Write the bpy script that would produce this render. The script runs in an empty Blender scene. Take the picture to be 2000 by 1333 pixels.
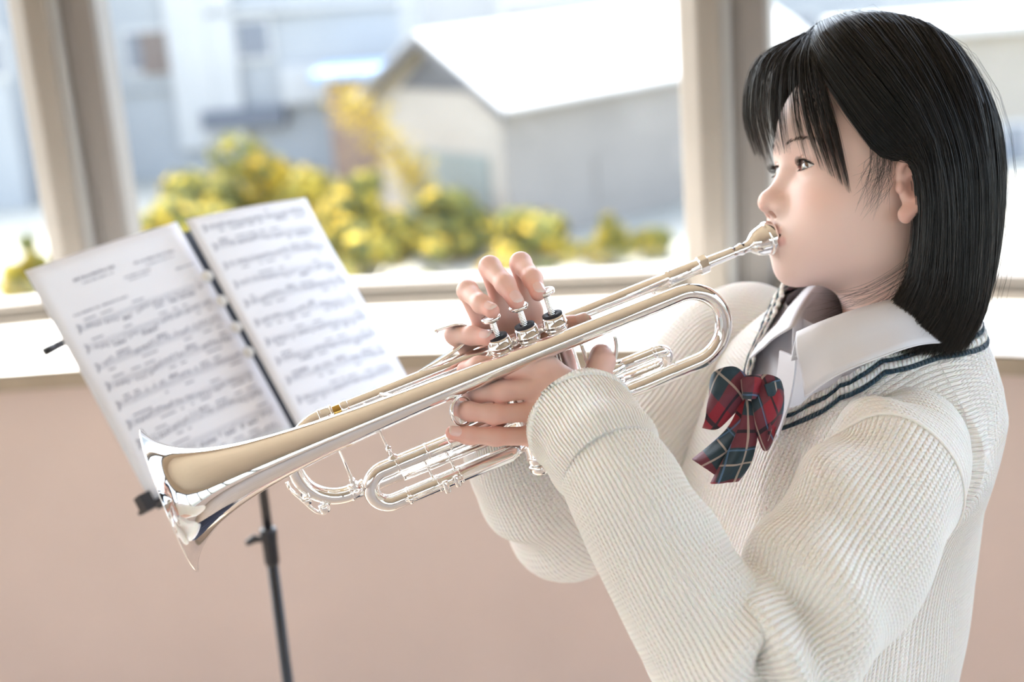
import bpy, bmesh, math, random
import numpy as np
from mathutils import Vector, Matrix

random.seed(7); np.random.seed(7)
scene = bpy.context.scene
COL = scene.collection
PI = math.pi

# ------------------------------------------------------------------ camera
FPX = 50.0 / 36.0 * 2000.0                       # focal length in pixels of the 2000 x 1333 frame
_d = np.array([700.0, 9449.0, FPX]); _d /= np.linalg.norm(_d)      # world down seen from the camera
_z = np.array([0, 0, 1.0])
_Zw = -_d
_Yw = _z - (_z @ _d) * _d; _Yw /= np.linalg.norm(_Yw)
_Xw = np.cross(_Yw, _Zw)
RC = np.array([_Xw, _Yw, _Zw])                   # camera axes (right, down, forward) -> world
CAM = np.array([0, 0, 1.67])

def cw(v):                                        # camera-space metres -> world
    return CAM + RC @ np.asarray(v, float)
def cam_vec(px, py, dep):
    return np.array([(px - 1000.0) / FPX * dep, (py - 666.5) / FPX * dep, dep])
def P(px, py, dep):                               # surveyed point: direction of sight and distance
    return cw(cam_vec(px, py, dep))
def ray(px, py):
    return RC @ np.array([(px - 1000.0) / FPX, (py - 666.5) / FPX, 1.0])
def onz(px, py, z):
    r = ray(px, py); return CAM + r * ((z - CAM[2]) / r[2])

cam_d = bpy.data.cameras.new('camera')
cam = bpy.data.objects.new('camera', cam_d); COL.objects.link(cam)
cam_d.lens = 50.0; cam_d.sensor_width = 36.0; cam_d.sensor_fit = 'HORIZONTAL'
cam_d.clip_start = 0.05; cam_d.clip_end = 500
m = np.eye(4); m[:3, 0] = RC[:, 0]; m[:3, 1] = -RC[:, 1]; m[:3, 2] = -RC[:, 2]; m[:3, 3] = CAM
cam.matrix_world = Matrix(m.tolist())
cam_d.dof.use_dof = True
cam_d.dof.focus_distance = 1.19
cam_d.dof.aperture_fstop = 0.050 / 0.0158
scene.camera = cam

# ------------------------------------------------------------------ light
scene.view_settings.view_transform = 'Standard'
scene.view_settings.look = 'None'
scene.view_settings.gamma = 1.0
scene.view_settings.use_curve_mapping = False
scene.view_settings.exposure = 1.50

SUN_DIR = Vector((-0.60, 0.72, 1.25)).normalized()      # towards the sun
world = bpy.data.worlds.new('sky'); scene.world = world; world.use_nodes = True
wn = world.node_tree.nodes; wl = world.node_tree.links; wn.clear()
wo = wn.new('ShaderNodeOutputWorld'); wb = wn.new('ShaderNodeBackground'); sky = wn.new('ShaderNodeTexSky')
sky.sky_type = 'NISHITA'; sky.sun_disc = False
sky.sun_elevation = math.asin(SUN_DIR.z); sky.sun_rotation = math.atan2(SUN_DIR.x, SUN_DIR.y)
sky.air_density = 1.0; sky.dust_density = 3.0; sky.ozone_density = 1.0
hs = wn.new('ShaderNodeHueSaturation'); hs.inputs['Saturation'].default_value = 0.70
wl.new(sky.outputs[0], hs.inputs['Color']); wl.new(hs.outputs[0], wb.inputs[0]); wl.new(wb.outputs[0], wo.inputs[0])
wb.inputs[1].default_value = 0.55
sun_d = bpy.data.lights.new('sun', 'SUN'); sun_d.energy = 5.5; sun_d.angle = math.radians(0.6); sun_d.color = (1.0, 0.95, 0.86)
sun = bpy.data.objects.new('sun', sun_d); COL.objects.link(sun)
sun.rotation_euler = SUN_DIR.to_track_quat('Z', 'Y').to_euler()
scene.cycles.max_bounces = 10; scene.cycles.diffuse_bounces = 5; scene.cycles.glossy_bounces = 5
scene.cycles.transparent_max_bounces = 16; scene.cycles.transmission_bounces = 4
scene.cycles.caustics_reflective = False; scene.cycles.caustics_refractive = False
scene.cycles.sample_clamp_indirect = 6.0
scene.cycles.use_denoising = True

# ------------------------------------------------------------------ materials
MATS = {}
def mat(name, color=(0.8, 0.8, 0.8), rough=0.6, metal=0.0, spec=0.5, noise=0.0, nscale=20.0, bump=0.0, bscale=200.0,
        sss=0.0, sss_r=(1, 0.35, 0.2), sss_scale=0.004, sheen=0.0, coat=0.0, attr=None, aniso=0.0):
    if name in MATS: return MATS[name]
    mt = bpy.data.materials.new(name); mt.use_nodes = True
    N, L = mt.node_tree.nodes, mt.node_tree.links
    b = N['Principled BSDF']
    b.inputs['Base Color'].default_value = (*color, 1)
    b.inputs['Roughness'].default_value = rough; b.inputs['Metallic'].default_value = metal
    b.inputs['Specular IOR Level'].default_value = spec
    if sss: 
        b.inputs['Subsurface Weight'].default_value = sss; b.inputs['Subsurface Radius'].default_value = sss_r
        b.inputs['Subsurface Scale'].default_value = sss_scale
    if sheen: b.inputs['Sheen Weight'].default_value = sheen
    if coat: b.inputs['Coat Weight'].default_value = coat
    if aniso: b.inputs['Anisotropic'].default_value = aniso
    src = None
    if attr:
        a = N.new('ShaderNodeAttribute'); a.attribute_name = attr; src = a.outputs['Color']
    tc = N.new('ShaderNodeTexCoord')
    if noise:
        nz = N.new('ShaderNodeTexNoise'); nz.inputs['Scale'].default_value = nscale; nz.inputs['Detail'].default_value = 4
        L.new(tc.outputs['Object'], nz.inputs['Vector'])
        mr = N.new('ShaderNodeMapRange'); mr.inputs[1].default_value = 0.3; mr.inputs[2].default_value = 0.7
        mr.inputs[3].default_value = 1 - noise; mr.inputs[4].default_value = 1 + noise
        L.new(nz.outputs['Fac'], mr.inputs[0])
        mx = N.new('ShaderNodeMix'); mx.data_type = 'RGBA'; mx.blend_type = 'MULTIPLY'; mx.inputs[0].default_value = 1
        mx.inputs[6].default_value = (*color, 1)
        if src: L.new(src, mx.inputs[6])
        L.new(mr.outputs[0], mx.inputs[7]); src = mx.outputs[2]
    if src: L.new(src, b.inputs['Base Color'])
    if bump:
        nb = N.new('ShaderNodeTexNoise'); nb.inputs['Scale'].default_value = bscale; nb.inputs['Detail'].default_value = 3
        L.new(tc.outputs['Object'], nb.inputs['Vector'])
        bp = N.new('ShaderNodeBump'); bp.inputs['Strength'].default_value = bump; bp.inputs['Distance'].default_value = 0.002
        L.new(nb.outputs['Fac'], bp.inputs['Height']); L.new(bp.outputs[0], b.inputs['Normal'])
    MATS[name] = mt
    return mt

def glass_mat():
    mt = bpy.data.materials.new('window_glass'); mt.use_nodes = True
    N, L = mt.node_tree.nodes, mt.node_tree.links; N.clear()
    o = N.new('ShaderNodeOutputMaterial'); mx = N.new('ShaderNodeMixShader'); t = N.new('ShaderNodeBsdfTransparent')
    g = N.new('ShaderNodeBsdfGlossy'); g.inputs['Roughness'].default_value = 0.02
    t.inputs[0].default_value = (0.97, 0.985, 0.98, 1)
    fr = N.new('ShaderNodeFresnel'); fr.inputs[0].default_value = 1.45
    ge = N.new('ShaderNodeNewGeometry'); sb = N.new('ShaderNodeMath'); sb.operation = 'SUBTRACT'; sb.inputs[0].default_value = 1.0; sb.use_clamp = True
    mu = N.new('ShaderNodeMath'); mu.operation = 'MULTIPLY'                      # the outer surface of the thin sheet reflects, its inner side does not
    L.new(ge.outputs['Backfacing'], sb.inputs[1]); L.new(fr.outputs[0], mu.inputs[0]); L.new(sb.outputs[0], mu.inputs[1])
    L.new(mu.outputs[0], mx.inputs[0]); L.new(t.outputs[0], mx.inputs[1]); L.new(g.outputs[0], mx.inputs[2]); L.new(mx.outputs[0], o.inputs[0])
    return mt
GLASS = glass_mat()

# ------------------------------------------------------------------ object helpers
def tag(o, label=None, cat=None, group=None, kind=None):
    if label: o['label'] = label
    if cat: o['category'] = cat
    if group: o['group'] = group
    if kind: o['kind'] = kind
    return o
def empty(name, loc):
    o = bpy.data.objects.new(name, None); COL.objects.link(o); o.location = loc; o.empty_display_size = 0.1
    return o
def world_loc(o):
    v = Vector((0, 0, 0))
    while o is not None:
        v += o.location; o = o.parent
    return v
def link_mesh(name, me, material=None, parent=None, loc=None):
    o = bpy.data.objects.new(name, me); COL.objects.link(o)
    if material is not None: me.materials.append(material)
    if parent is not None:
        o.parent = parent
    if loc is not None: o.location = loc
    return o
def mesh_np(name, verts, faces, material=None, parent=None, smooth=True, origin=None, colors=None, floats=None):
    """verts in world space; the object's origin goes to `origin` (default: its parent's place or the mesh's foot)"""
    V = np.asarray(verts, float).reshape(-1, 3)
    if parent is not None:
        base = np.array(world_loc(parent)); loc = None
    else:
        base = np.asarray(origin, float) if origin is not None else np.array([(V[:, 0].min() + V[:, 0].max()) / 2, (V[:, 1].min() + V[:, 1].max()) / 2, V[:, 2].min()])
        loc = base
    me = bpy.data.meshes.new(name)
    if isinstance(faces, np.ndarray):
        f, c_ = faces.shape
        me.vertices.add(len(V)); me.vertices.foreach_set('co', (V - base).astype(np.float32).ravel())
        me.loops.add(f * c_); me.loops.foreach_set('vertex_index', faces.astype(np.int32).ravel())
        me.polygons.add(f); me.polygons.foreach_set('loop_start', np.arange(0, f * c_, c_, dtype=np.int32))
        me.update(calc_edges=True)
    else:
        me.from_pydata((V - base).tolist(), [], faces)
    if smooth: me.polygons.foreach_set('use_smooth', np.ones(len(me.polygons), bool))
    if colors is not None:
        at = me.attributes.new('tint', 'FLOAT_COLOR', 'POINT')
        c = np.ones((len(V), 4), np.float32); c[:, :3] = colors; at.data.foreach_set('color', c.ravel())
    if floats:
        for k, a in floats.items():
            at = me.attributes.new(k, 'FLOAT', 'POINT'); at.data.foreach_set('value', np.asarray(a, np.float32).ravel())
    me.update()
    return link_mesh(name, me, material, parent, loc)

class MB:
    """collects simple solids in world space and links them as one mesh"""
    def __init__(s): s.v = []; s.f = []
    def add(s, V, F):
        o = len(s.v); s.v += [tuple(map(float, p)) for p in V]; s.f += [[i + o for i in q] for q in F]; return s
    def hexa(s, p):            # 8 points: bottom 4, top 4
        return s.add(p, [[3, 2, 1, 0], [4, 5, 6, 7], [0, 1, 5, 4], [1, 2, 6, 5], [2, 3, 7, 6], [3, 0, 4, 7]])
    def box(s, lo, hi, M=None):
        x0, y0, z0 = lo; x1, y1, z1 = hi
        p = np.array([(x0, y0, z0), (x1, y0, z0), (x1, y1, z0), (x0, y1, z0), (x0, y0, z1), (x1, y0, z1), (x1, y1, z1), (x0, y1, z1)], float)
        if M is not None: p = np.array([M(q) for q in p])
        return s.hexa(p)
    def tube(s, pts, r, n=12, cap=True, closed=False):
        V, F = sweep(pts, r, n, cap, closed); return s.add(V, F)
    def build(s, name, material=None, parent=None, smooth=False, **k):
        return mesh_np(name, np.array(s.v), s.f, material, parent, smooth, **k)

def frames(pts, closed=False, up=None):
    p = np.asarray(pts, float); n = len(p)
    t = np.gradient(p, axis=0)
    if closed: t = (np.roll(p, -1, 0) - np.roll(p, 1, 0))
    t /= np.linalg.norm(t, axis=1)[:, None] + 1e-12
    a = np.array([0, 0, 1.0]) if up is None else np.asarray(up, float)
    if abs(a @ t[0]) > 0.95: a = np.array([1.0, 0, 0])
    N = np.zeros_like(p); B = np.zeros_like(p)
    nrm = a - (a @ t[0]) * t[0]; nrm /= np.linalg.norm(nrm)
    for i in range(n):
        nrm = nrm - (nrm @ t[i]) * t[i]; nrm /= np.linalg.norm(nrm) + 1e-12
        N[i] = nrm; B[i] = np.cross(t[i], nrm)
    return t, N, B
def sweep(pts, r, n=12, cap=True, closed=False, up=None):
    p = np.asarray(pts, float); k = len(p)
    r = np.full(k, r) if np.isscalar(r) else np.asarray(r, float)
    t, N, B = frames(p, closed, up)
    a = np.arange(n) * 2 * PI / n
    V = (p[:, None] + r[:, None, None] * (np.cos(a)[None, :, None] * N[:, None] + np.sin(a)[None, :, None] * B[:, None])).reshape(-1, 3)
    F = []
    for i in range(k if closed else k - 1):
        j = (i + 1) % k
        for q in range(n):
            q2 = (q + 1) % n
            F.append([i * n + q, i * n + q2, j * n + q2, j * n + q])
    if cap and not closed:
        F.append(list(range(n - 1, -1, -1))); F.append([(k - 1) * n + q for q in range(n)])
    return V, F
def catmull(pts, per=8, closed=False):
    p = np.asarray(pts, float); out = []
    n = len(p)
    for i in range(n if closed else n - 1):
        if closed: p0, p1, p2, p3 = p[(i - 1) % n], p[i], p[(i + 1) % n], p[(i + 2) % n]
        else: p0, p1, p2, p3 = p[max(i - 1, 0)], p[i], p[i + 1], p[min(i + 2, n - 1)]
        for k in range(per):
            t = k / per
            out.append(0.5 * ((2 * p1) + (-p0 + p2) * t + (2 * p0 - 5 * p1 + 4 * p2 - p3) * t * t + (-p0 + 3 * p1 - 3 * p2 + p3) * t ** 3))
    if not closed: out.append(p[-1])
    return np.array(out)
def grid_faces(n, k):                 # quads of an n x k grid of points
    a = np.arange(n - 1)[:, None] * k + np.arange(k - 1)[None]
    return np.stack([a, a + 1, a + k + 1, a + k], -1).reshape(-1, 4)
def nrm(v):
    v = np.asarray(v, float); return v / np.linalg.norm(v)
def smoothstep(a, b, x):
    t = np.clip((x - a) / (b - a), 0, 1); return t * t * (3 - 2 * t)
# ================================================================== the round room
RX, RY = -0.86, -1.96                 # centre of the round room
R_SILL, R_WIN = 4.44, 4.80
Z_SILL, Z_TOP, Z_CEIL = 0.95, 2.55, 2.95
STEP = 15.35; A0 = 0.23               # degrees between the window posts
def rp(ang, r, z):
    a = math.radians(ang); return (RX + r * math.sin(a), RY + r * math.cos(a), z)
M_WALL = mat('wall_paint_pink', (0.60, 0.485, 0.43), 0.75, noise=0.04, nscale=3.0, bump=0.05, bscale=60)
M_WHITE = mat('sill_white', (0.86, 0.84, 0.80), 0.45, noise=0.02, nscale=6)
M_FASCIA = mat('sill_edge_brown', (0.36, 0.29, 0.215), 0.55, noise=0.05, nscale=15)
M_FRAME = mat('window_frame_beige', (0.235, 0.205, 0.178), 0.45, noise=0.03, nscale=8)
M_SEAM = mat('window_seal_grey', (0.30, 0.29, 0.28), 0.5)
M_SASH = mat('window_sash_taupe', (0.19, 0.17, 0.158), 0.4, noise=0.02, nscale=8)
M_CEIL = mat('ceiling_paint', (0.64, 0.55, 0.44), 0.8, noise=0.02, nscale=4)
M_FLOOR = mat('floor_vinyl', (0.44, 0.36, 0.29), 0.45, noise=0.06, nscale=5)

def ring(name, prof, m, a_from, a_to, step=2.5, closed_prof=False, smooth=False):
    n = max(2, int(abs(a_to - a_from) / step) + 1); A = np.linspace(a_from, a_to, n); k = len(prof)
    V = [rp(a, r, z) for a in A for (r, z) in prof]; F = []
    for i in range(n - 1):
        for j in range(k if closed_prof else k - 1):
            j2 = (j + 1) % k
            F.append([i * k + j, i * k + j2, (i + 1) * k + j2, (i + 1) * k + j])
    if closed_prof: F += [list(range(k)), [(n - 1) * k + j for j in range(k)][::-1]]
    o = mesh_np(name, V, F, m, None, smooth, origin=(RX, RY, 0)); o['kind'] = 'structure'
    return o
N_LO, N_HI = -11, 11                    # posts from N_LO to N_HI carry windows between them
AW0, AW1 = A0 + STEP * N_LO, A0 + STEP * N_HI
# floor and ceiling discs
for nm, z, mm in (('floor', 0.0, M_FLOOR), ('ceiling', Z_CEIL, M_CEIL)):
    n = 72; dz = -0.1 if nm == 'floor' else 0.1
    V = [rp(i * 360 / n, 5.0, z) for i in range(n)] + [rp(i * 360 / n, 5.0, z + dz) for i in range(n)]
    F = [list(range(n)), list(range(2 * n - 1, n - 1, -1))] + [[i, (i + 1) % n, n + (i + 1) % n, n + i] for i in range(n)]
    o = mesh_np(nm, V, F, mm, None, False, origin=(RX, RY, z)); o['kind'] = 'structure'
ring('wall_front', [(4.47, 0.0), (4.47, 0.917), (4.95, 0.917), (4.95, 0.0)], M_WALL, AW0, AW1, closed_prof=True)
ring('wall_top', [(4.72, Z_TOP), (4.72, Z_CEIL), (4.95, Z_CEIL), (4.95, Z_TOP)], M_CEIL, AW0, AW1, closed_prof=True)
ring('wall_back', [(4.72, 0.0), (4.72, Z_CEIL), (4.95, Z_CEIL), (4.95, 0.0)], M_WALL, AW1, AW0 + 360.0, closed_prof=True)
ring('baseboard_front', [(4.455, 0.0), (4.455, 0.09), (4.47, 0.09), (4.47, 0.0)], M_FASCIA, AW0, AW1, closed_prof=True)
ring('trim_1', [(R_SILL + 0.004, 0.948), (R_SILL, 0.9515), (R_SILL + 0.012, Z_SILL + 0.006), (4.90, Z_SILL + 0.006), (4.90, 0.925), (R_SILL + 0.004, 0.925)], M_WHITE, AW0, AW1, closed_prof=True)
ring('trim_2', [(R_SILL, 0.917), (R_SILL, 0.948), (R_SILL + 0.03, 0.948), (R_SILL + 0.03, 0.917)], M_FASCIA, AW0, AW1, closed_prof=True)
ring('trim_3', [(4.76, Z_TOP - 0.03), (4.76, Z_TOP), (4.92, Z_TOP), (4.92, Z_TOP - 0.03)], M_FRAME, AW0, AW1, closed_prof=True)

# window posts (one trim each) and sashes between them
def post(ang, idx):
    def S(pts, z0, z1):                # tangential metres, radius
        V = [rp(ang + math.degrees(t / 4.8), r, z) for z in (z0, z1) for (t, r) in pts]; k = len(pts)
        F = [[j, (j + 1) % k, k + (j + 1) % k, k + j] for j in range(k)] + [list(range(k))[::-1], list(range(k, 2 * k))]
        return V, F
    z0, z1 = Z_SILL + 0.006, Z_TOP
    t = tag(empty('trim_%d' % (idx + 10), rp(ang, 4.8, z0)), kind='structure')
    MB().add(*S([(-0.083, 4.90), (-0.083, 4.802), (-0.079, 4.795), (-0.048, 4.766), (-0.042, 4.762), (-0.004, 4.762), (0.0, 4.766), (0.0, 4.90)], z0, z1)).build('post', M_FRAME, t)
    MB().add(*S([(0.0, 4.90), (0.0, 4.772), (0.012, 4.772), (0.016, 4.780), (0.016, 4.90)], z0, z1)).build('seal_strip', M_SEAM, t)
    MB().add(*S([(0.016, 4.90), (0.016, 4.792), (0.030, 4.788), (0.033, 4.796), (0.076, 4.796), (0.079, 4.803), (0.083, 4.806), (0.083, 4.90)], z0, z1)).build('sash_stile', M_SASH, t)
for i, k in enumerate(range(N_LO, N_HI + 1)):
    post(A0 + STEP * k, i)
for i, k in enumerate(range(N_LO, N_HI)):
    a, b = A0 + STEP * k, A0 + STEP * (k + 1)
    da = math.degrees(0.084 / 4.8)
    w = tag(empty('window_%d' % (i + 1), rp((a + b) / 2, 4.8, Z_SILL + 0.006)), kind='structure')
    def bar(z0, z1, r0, r1, nm, mm):
        V = [rp(q, r, z) for z in (z0, z1) for (q, r) in ((a + da, r0), (b - da, r0), (b - da, r1), (a + da, r1))]
        MB().hexa(V).build(nm, mm, w)
    bar(Z_SILL + 0.006, Z_SILL + 0.016, 4.785, 4.90, 'bottom_track', M_FRAME)
    bar(Z_SILL + 0.016, Z_SILL + 0.046, 4.81, 4.87, 'bottom_rail', M_FRAME)
    bar(Z_TOP - 0.08, Z_TOP - 0.03, 4.81, 4.87, 'top_rail', M_SASH)
    bar(Z_SILL + 0.046, Z_TOP - 0.08, 4.838, 4.843, 'pane', GLASS)

# ================================================================== outside
ZG = -6.5
M_GROUND = mat('concrete_yard', (0.286, 0.277, 0.236), 0.9, noise=0.08, nscale=0.3)
g = MB().box((-120, 6, ZG - 0.3), (120, 160, ZG)).build('ground', M_GROUND); g['kind'] = 'structure'
M_ROOF = mat('white_sheet_roof', (0.400, 0.388, 0.368), 0.5)
M_EAVE = mat('dark_eave_board', (0.066, 0.066, 0.072), 0.6)
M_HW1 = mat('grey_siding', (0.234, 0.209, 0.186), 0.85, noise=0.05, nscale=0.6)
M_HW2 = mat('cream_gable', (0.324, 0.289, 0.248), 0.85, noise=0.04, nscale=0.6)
M_BLUE = mat('pale_blue_siding', (0.295, 0.300, 0.300), 0.8, noise=0.05, nscale=0.4)
M_PALE = mat('white_siding', (0.393, 0.384, 0.368), 0.8, noise=0.04, nscale=0.4)
M_TAN = mat('tan_siding', (0.276, 0.242, 0.199), 0.85, noise=0.05, nscale=0.5)
M_PANE = mat('far_window_dark', (0.16, 0.17, 0.19), 0.15)
M_BROWN = mat('brown_curtain', (0.154, 0.119, 0.101), 0.8)
M_TERRA = mat('rusty_roof', (0.188, 0.128, 0.098), 0.8, noise=0.1, nscale=1)
M_STEELB = mat('blue_sheet', (0.22, 0.33, 0.48), 0.5)
def up(p, z): return np.array([p[0], p[1], z])

# -- the white-roofed house in the middle window
c0 = onz(1003, 486, ZG)                                    # near corner on the ground
d0 = np.hypot(*(c0[:2] - CAM[:2]))
def z_at(px, py, p):                                       # height above/below where the sight line passes the vertical at p
    r = ray(px, py); t = ((p[:2] - CAM[:2]) @ r[:2]) / (r[:2] @ r[:2]); return CAM[2] + t * r[2]
ze = z_at(992, 190, c0)
e1 = onz(1330, 128, ze); dl = nrm(np.append(e1[:2] - c0[:2], 0))          # along the long wall
dgb = np.array([-dl[1], dl[0], 0.0]) * 1.0
if dgb[0] > 0: dgb = -dgb                                   # towards the left along the gable
GW, LEN = 5.4, 13.0
house = tag(empty('house', up(c0, ZG)), 'grey house with a bright white gabled roof behind the yellow bushes', 'house')
pk = c0 + dgb * GW / 2; zr = ze + 1.55
def hp(a, b, z): q = c0 + dgb * a + dl * b; return (q[0], q[1], z)
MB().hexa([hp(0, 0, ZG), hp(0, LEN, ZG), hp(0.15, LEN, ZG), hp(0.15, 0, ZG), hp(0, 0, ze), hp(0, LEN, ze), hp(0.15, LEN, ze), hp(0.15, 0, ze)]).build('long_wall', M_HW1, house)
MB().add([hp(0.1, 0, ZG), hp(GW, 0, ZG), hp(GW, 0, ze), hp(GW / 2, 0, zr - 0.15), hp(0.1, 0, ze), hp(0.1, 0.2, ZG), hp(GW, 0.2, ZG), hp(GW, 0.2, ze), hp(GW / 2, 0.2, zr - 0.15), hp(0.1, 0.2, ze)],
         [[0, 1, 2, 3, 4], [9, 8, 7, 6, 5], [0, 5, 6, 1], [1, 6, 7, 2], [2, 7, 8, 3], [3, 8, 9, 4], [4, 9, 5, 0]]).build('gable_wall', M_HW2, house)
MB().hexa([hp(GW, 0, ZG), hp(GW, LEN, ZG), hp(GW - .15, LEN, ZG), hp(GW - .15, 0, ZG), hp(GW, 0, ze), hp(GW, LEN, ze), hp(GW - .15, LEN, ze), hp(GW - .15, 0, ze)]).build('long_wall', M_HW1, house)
ov = 0.55
for sgn, nm in ((0, 'roof_slope'), (1, 'roof_slope')):
    a_e = -ov if sgn == 0 else GW + ov; zz = ze - (zr - ze) * ov / (GW / 2)
    MB().hexa([hp(a_e, -0.5, zz), hp(a_e, LEN + .5, zz), hp(GW / 2, LEN + .5, zr), hp(GW / 2, -0.5, zr), hp(a_e, -0.5, zz + .12), hp(a_e, LEN + .5, zz + .12), hp(GW / 2, LEN + .5, zr + .12), hp(GW / 2, -0.5, zr + .12)]).build(nm, M_ROOF, house)
    MB().hexa([hp(a_e, -0.52, zz - .22), hp(a_e, -0.46, zz - .22), hp(GW / 2, -0.46, zr - .22), hp(GW / 2, -0.52, zr - .22), hp(a_e, -0.52, zz + .05), hp(a_e, -0.46, zz + .05), hp(GW / 2, -0.46, zr + .05), hp(GW / 2, -0.52, zr + .05)]).build('barge_board', M_EAVE, house)
MB().hexa([hp(1.2, -0.04, ze + .1), hp(GW - 1.2, -0.04, ze + .1), hp(GW - 1.2, 0.02, ze + .1), hp(1.2, 0.02, ze + .1), hp(GW / 2 - .2, -0.04, zr - .5), hp(GW / 2 + .2, -0.04, zr - .5), hp(GW / 2 + .2, .02, zr - .5), hp(GW / 2 - .2, .02, zr - .5)]).build('gable_louvre', M_EAVE, house)
for b in (3.2, 7.5):
    MB().hexa([hp(-0.04, b, ze - 3.2), hp(-0.04, b + 1.2, ze - 3.2), hp(0.05, b + 1.2, ze - 3.2), hp(0.05, b, ze - 3.2), hp(-0.04, b, ze - 2.0), hp(-0.04, b + 1.2, ze - 2.0), hp(0.05, b + 1.2, ze - 2.0), hp(0.05, b, ze - 2.0)]).build('window', M_HW1, house)
MB().hexa([hp(.7, -0.05, ZG), hp(GW - 1.0, -0.05, ZG), hp(GW - 1.0, .05, ZG), hp(.7, .05, ZG), hp(.7, -0.05, ZG + 2.4), hp(GW - 1.0, -0.05, ZG + 2.4), hp(GW - 1.0, .05, ZG + 2.4), hp(.7, .05, ZG + 2.4)]).build('shutter', mat('green_grey_shutter', (0.180, 0.198, 0.186), 0.6), house)

# -- far buildings: a slab whose front is placed by sight lines, with windows and trims proud of it
def block(name, label, px0, px1, dep, z_top, m, yaw=0.0, thick=6.0, roof=None, parts=(), z_bot=ZG):
    a = P(px0, 200, dep)[:2]; bp = P(px1, 200, dep)[:2]
    dx = nrm(np.append(bp - a, 0)); Mz = Matrix.Rotation(math.radians(yaw), 3, 'Z'); dx = np.array(Mz @ Vector(dx)); dy = np.array([-dx[1], dx[0], 0])
    w = np.linalg.norm(bp - a); o = np.array([a[0], a[1], 0])
    t = tag(empty(name, (a[0], a[1], z_bot)), label, 'building')
    def q(u, v, z): r = o + dx * u + dy * v; return (r[0], r[1], z)
    def slab(u0, u1, v0, v1, z0, z1): return MB().hexa([q(u0, v0, z0), q(u1, v0, z0), q(u1, v1, z0), q(u0, v1, z0), q(u0, v0, z1), q(u1, v0, z1), q(u1, v1, z1), q(u0, v1, z1)])
    slab(0, w, 0, thick, z_bot, z_top).build('wall', m, t)
    if roof is not None: slab(-0.4, w + 0.4, -0.5, thick + .4, z_top, z_top + 0.25).build('roof', roof, t)
    for (nm, x0, x1, y0, y1, mm, pr) in parts:          # part rectangles in sight-line coordinates on the front face
        mid = (x0 + x1) / 2
        def hit(px, py):
            r = ray(px, py); nn = dy; tt = ((o - CAM) @ nn) / (r @ nn); return CAM + r * tt
        pa, pb = hit(x0, y1), hit(x1, y0)
        u0, u1 = (pa - o) @ dx, (pb - o) @ dx
        f = slab(u0, u1, -pr, 0.05, pa[2], pb[2])
        po = f.build(nm, mm, t)
        if nm == 'window':
            gi = 0.12 * (u1 - u0)
            slab(u0 + gi, u1 - gi, -pr - 0.02, -pr + 0.01, pa[2] + gi, pb[2] - gi).build('pane', M_PANE, po)
    return t
block('apartment_building', 'pale blue building with white downpipes behind the bushes, left of the middle window', 150, 800, 52, 3.5, M_BLUE, yaw=-4, parts=[
    ('window', 246, 330, 48, 152, M_PALE, 0.12), ('curtain', 285, 328, 60, 146, M_BROWN, 0.17), ('window', 462, 530, 30, 122, M_PALE, 0.15),
    ('downpipe', 360, 392, -60, 290, M_PALE, 0.35), ('downpipe', 425, 445, -60, 290, M_PALE, 0.3), ('string_course', 200, 360, 170, 182, M_PALE, 0.2),
    ('balcony_wall', 560, 720, 118, 200, M_PALE, 0.5), ('entrance_canopy', 405, 560, 205, 250, mat('canopy_grey', (.10, .11, .13), .6), 0.6), ('string_course', 400, 800, 5, 22, M_PALE, 0.3)])
block('shed', 'low brown shed with a blue roof edge beside the white house', 640, 775, 47, z_at(700, 150, P(700, 150, 47)), M_TERRA, thick=3, roof=M_STEELB, parts=[('shutter', 660, 740, 165, 215, M_BROWN, 0.05)])
block('building', 'white building rising behind the white gabled roof', 985, 1265, 66, 5.0, M_PALE, thick=5, parts=[('string_course', 990, 1260, 20, 26, M_HW1, 0.1)])
block('building', 'blue grey building seen right beside the middle window post', 1255, 1720, 72, 5.0, M_BLUE, thick=5, parts=[('window', 1268, 1310, 0, 50, M_PALE, 0.1), ('window', 1530, 1600, 20, 80, M_PALE, 0.1), ('window', 1630, 1690, 20, 80, M_PALE, 0.1)])
block('building', 'tan house with a white roof edge at the right end', 1720, 2100, 44, z_at(1900, 60, P(1900, 60, 44)), M_TAN, thick=6, roof=M_ROOF, parts=[('window', 1945, 2010, 235, 370, M_PALE, 0.1), ('window', 1790, 1850, 120, 200, M_PALE, 0.1)])
block('building', 'cool grey building behind the leftmost window', -420, 30, 48, 3.0, M_BLUE, thick=6, yaw=-3, parts=[('window', -60, 8, 60, 160, M_PALE, 0.1), ('window', -220, -120, 60, 160, M_PALE, 0.1)])
block('building', 'distant pale building filling the top of the leftmost window', -500, 2500, 90, 9.0, M_PALE, thick=3, parts=[])
# low garden wall in front of the right house
block('garden_wall', 'white garden wall below the tan house', 1850, 2100, 38, z_at(1970, 385, P(1970, 385, 38)), M_ROOF, thick=0.4)

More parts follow.
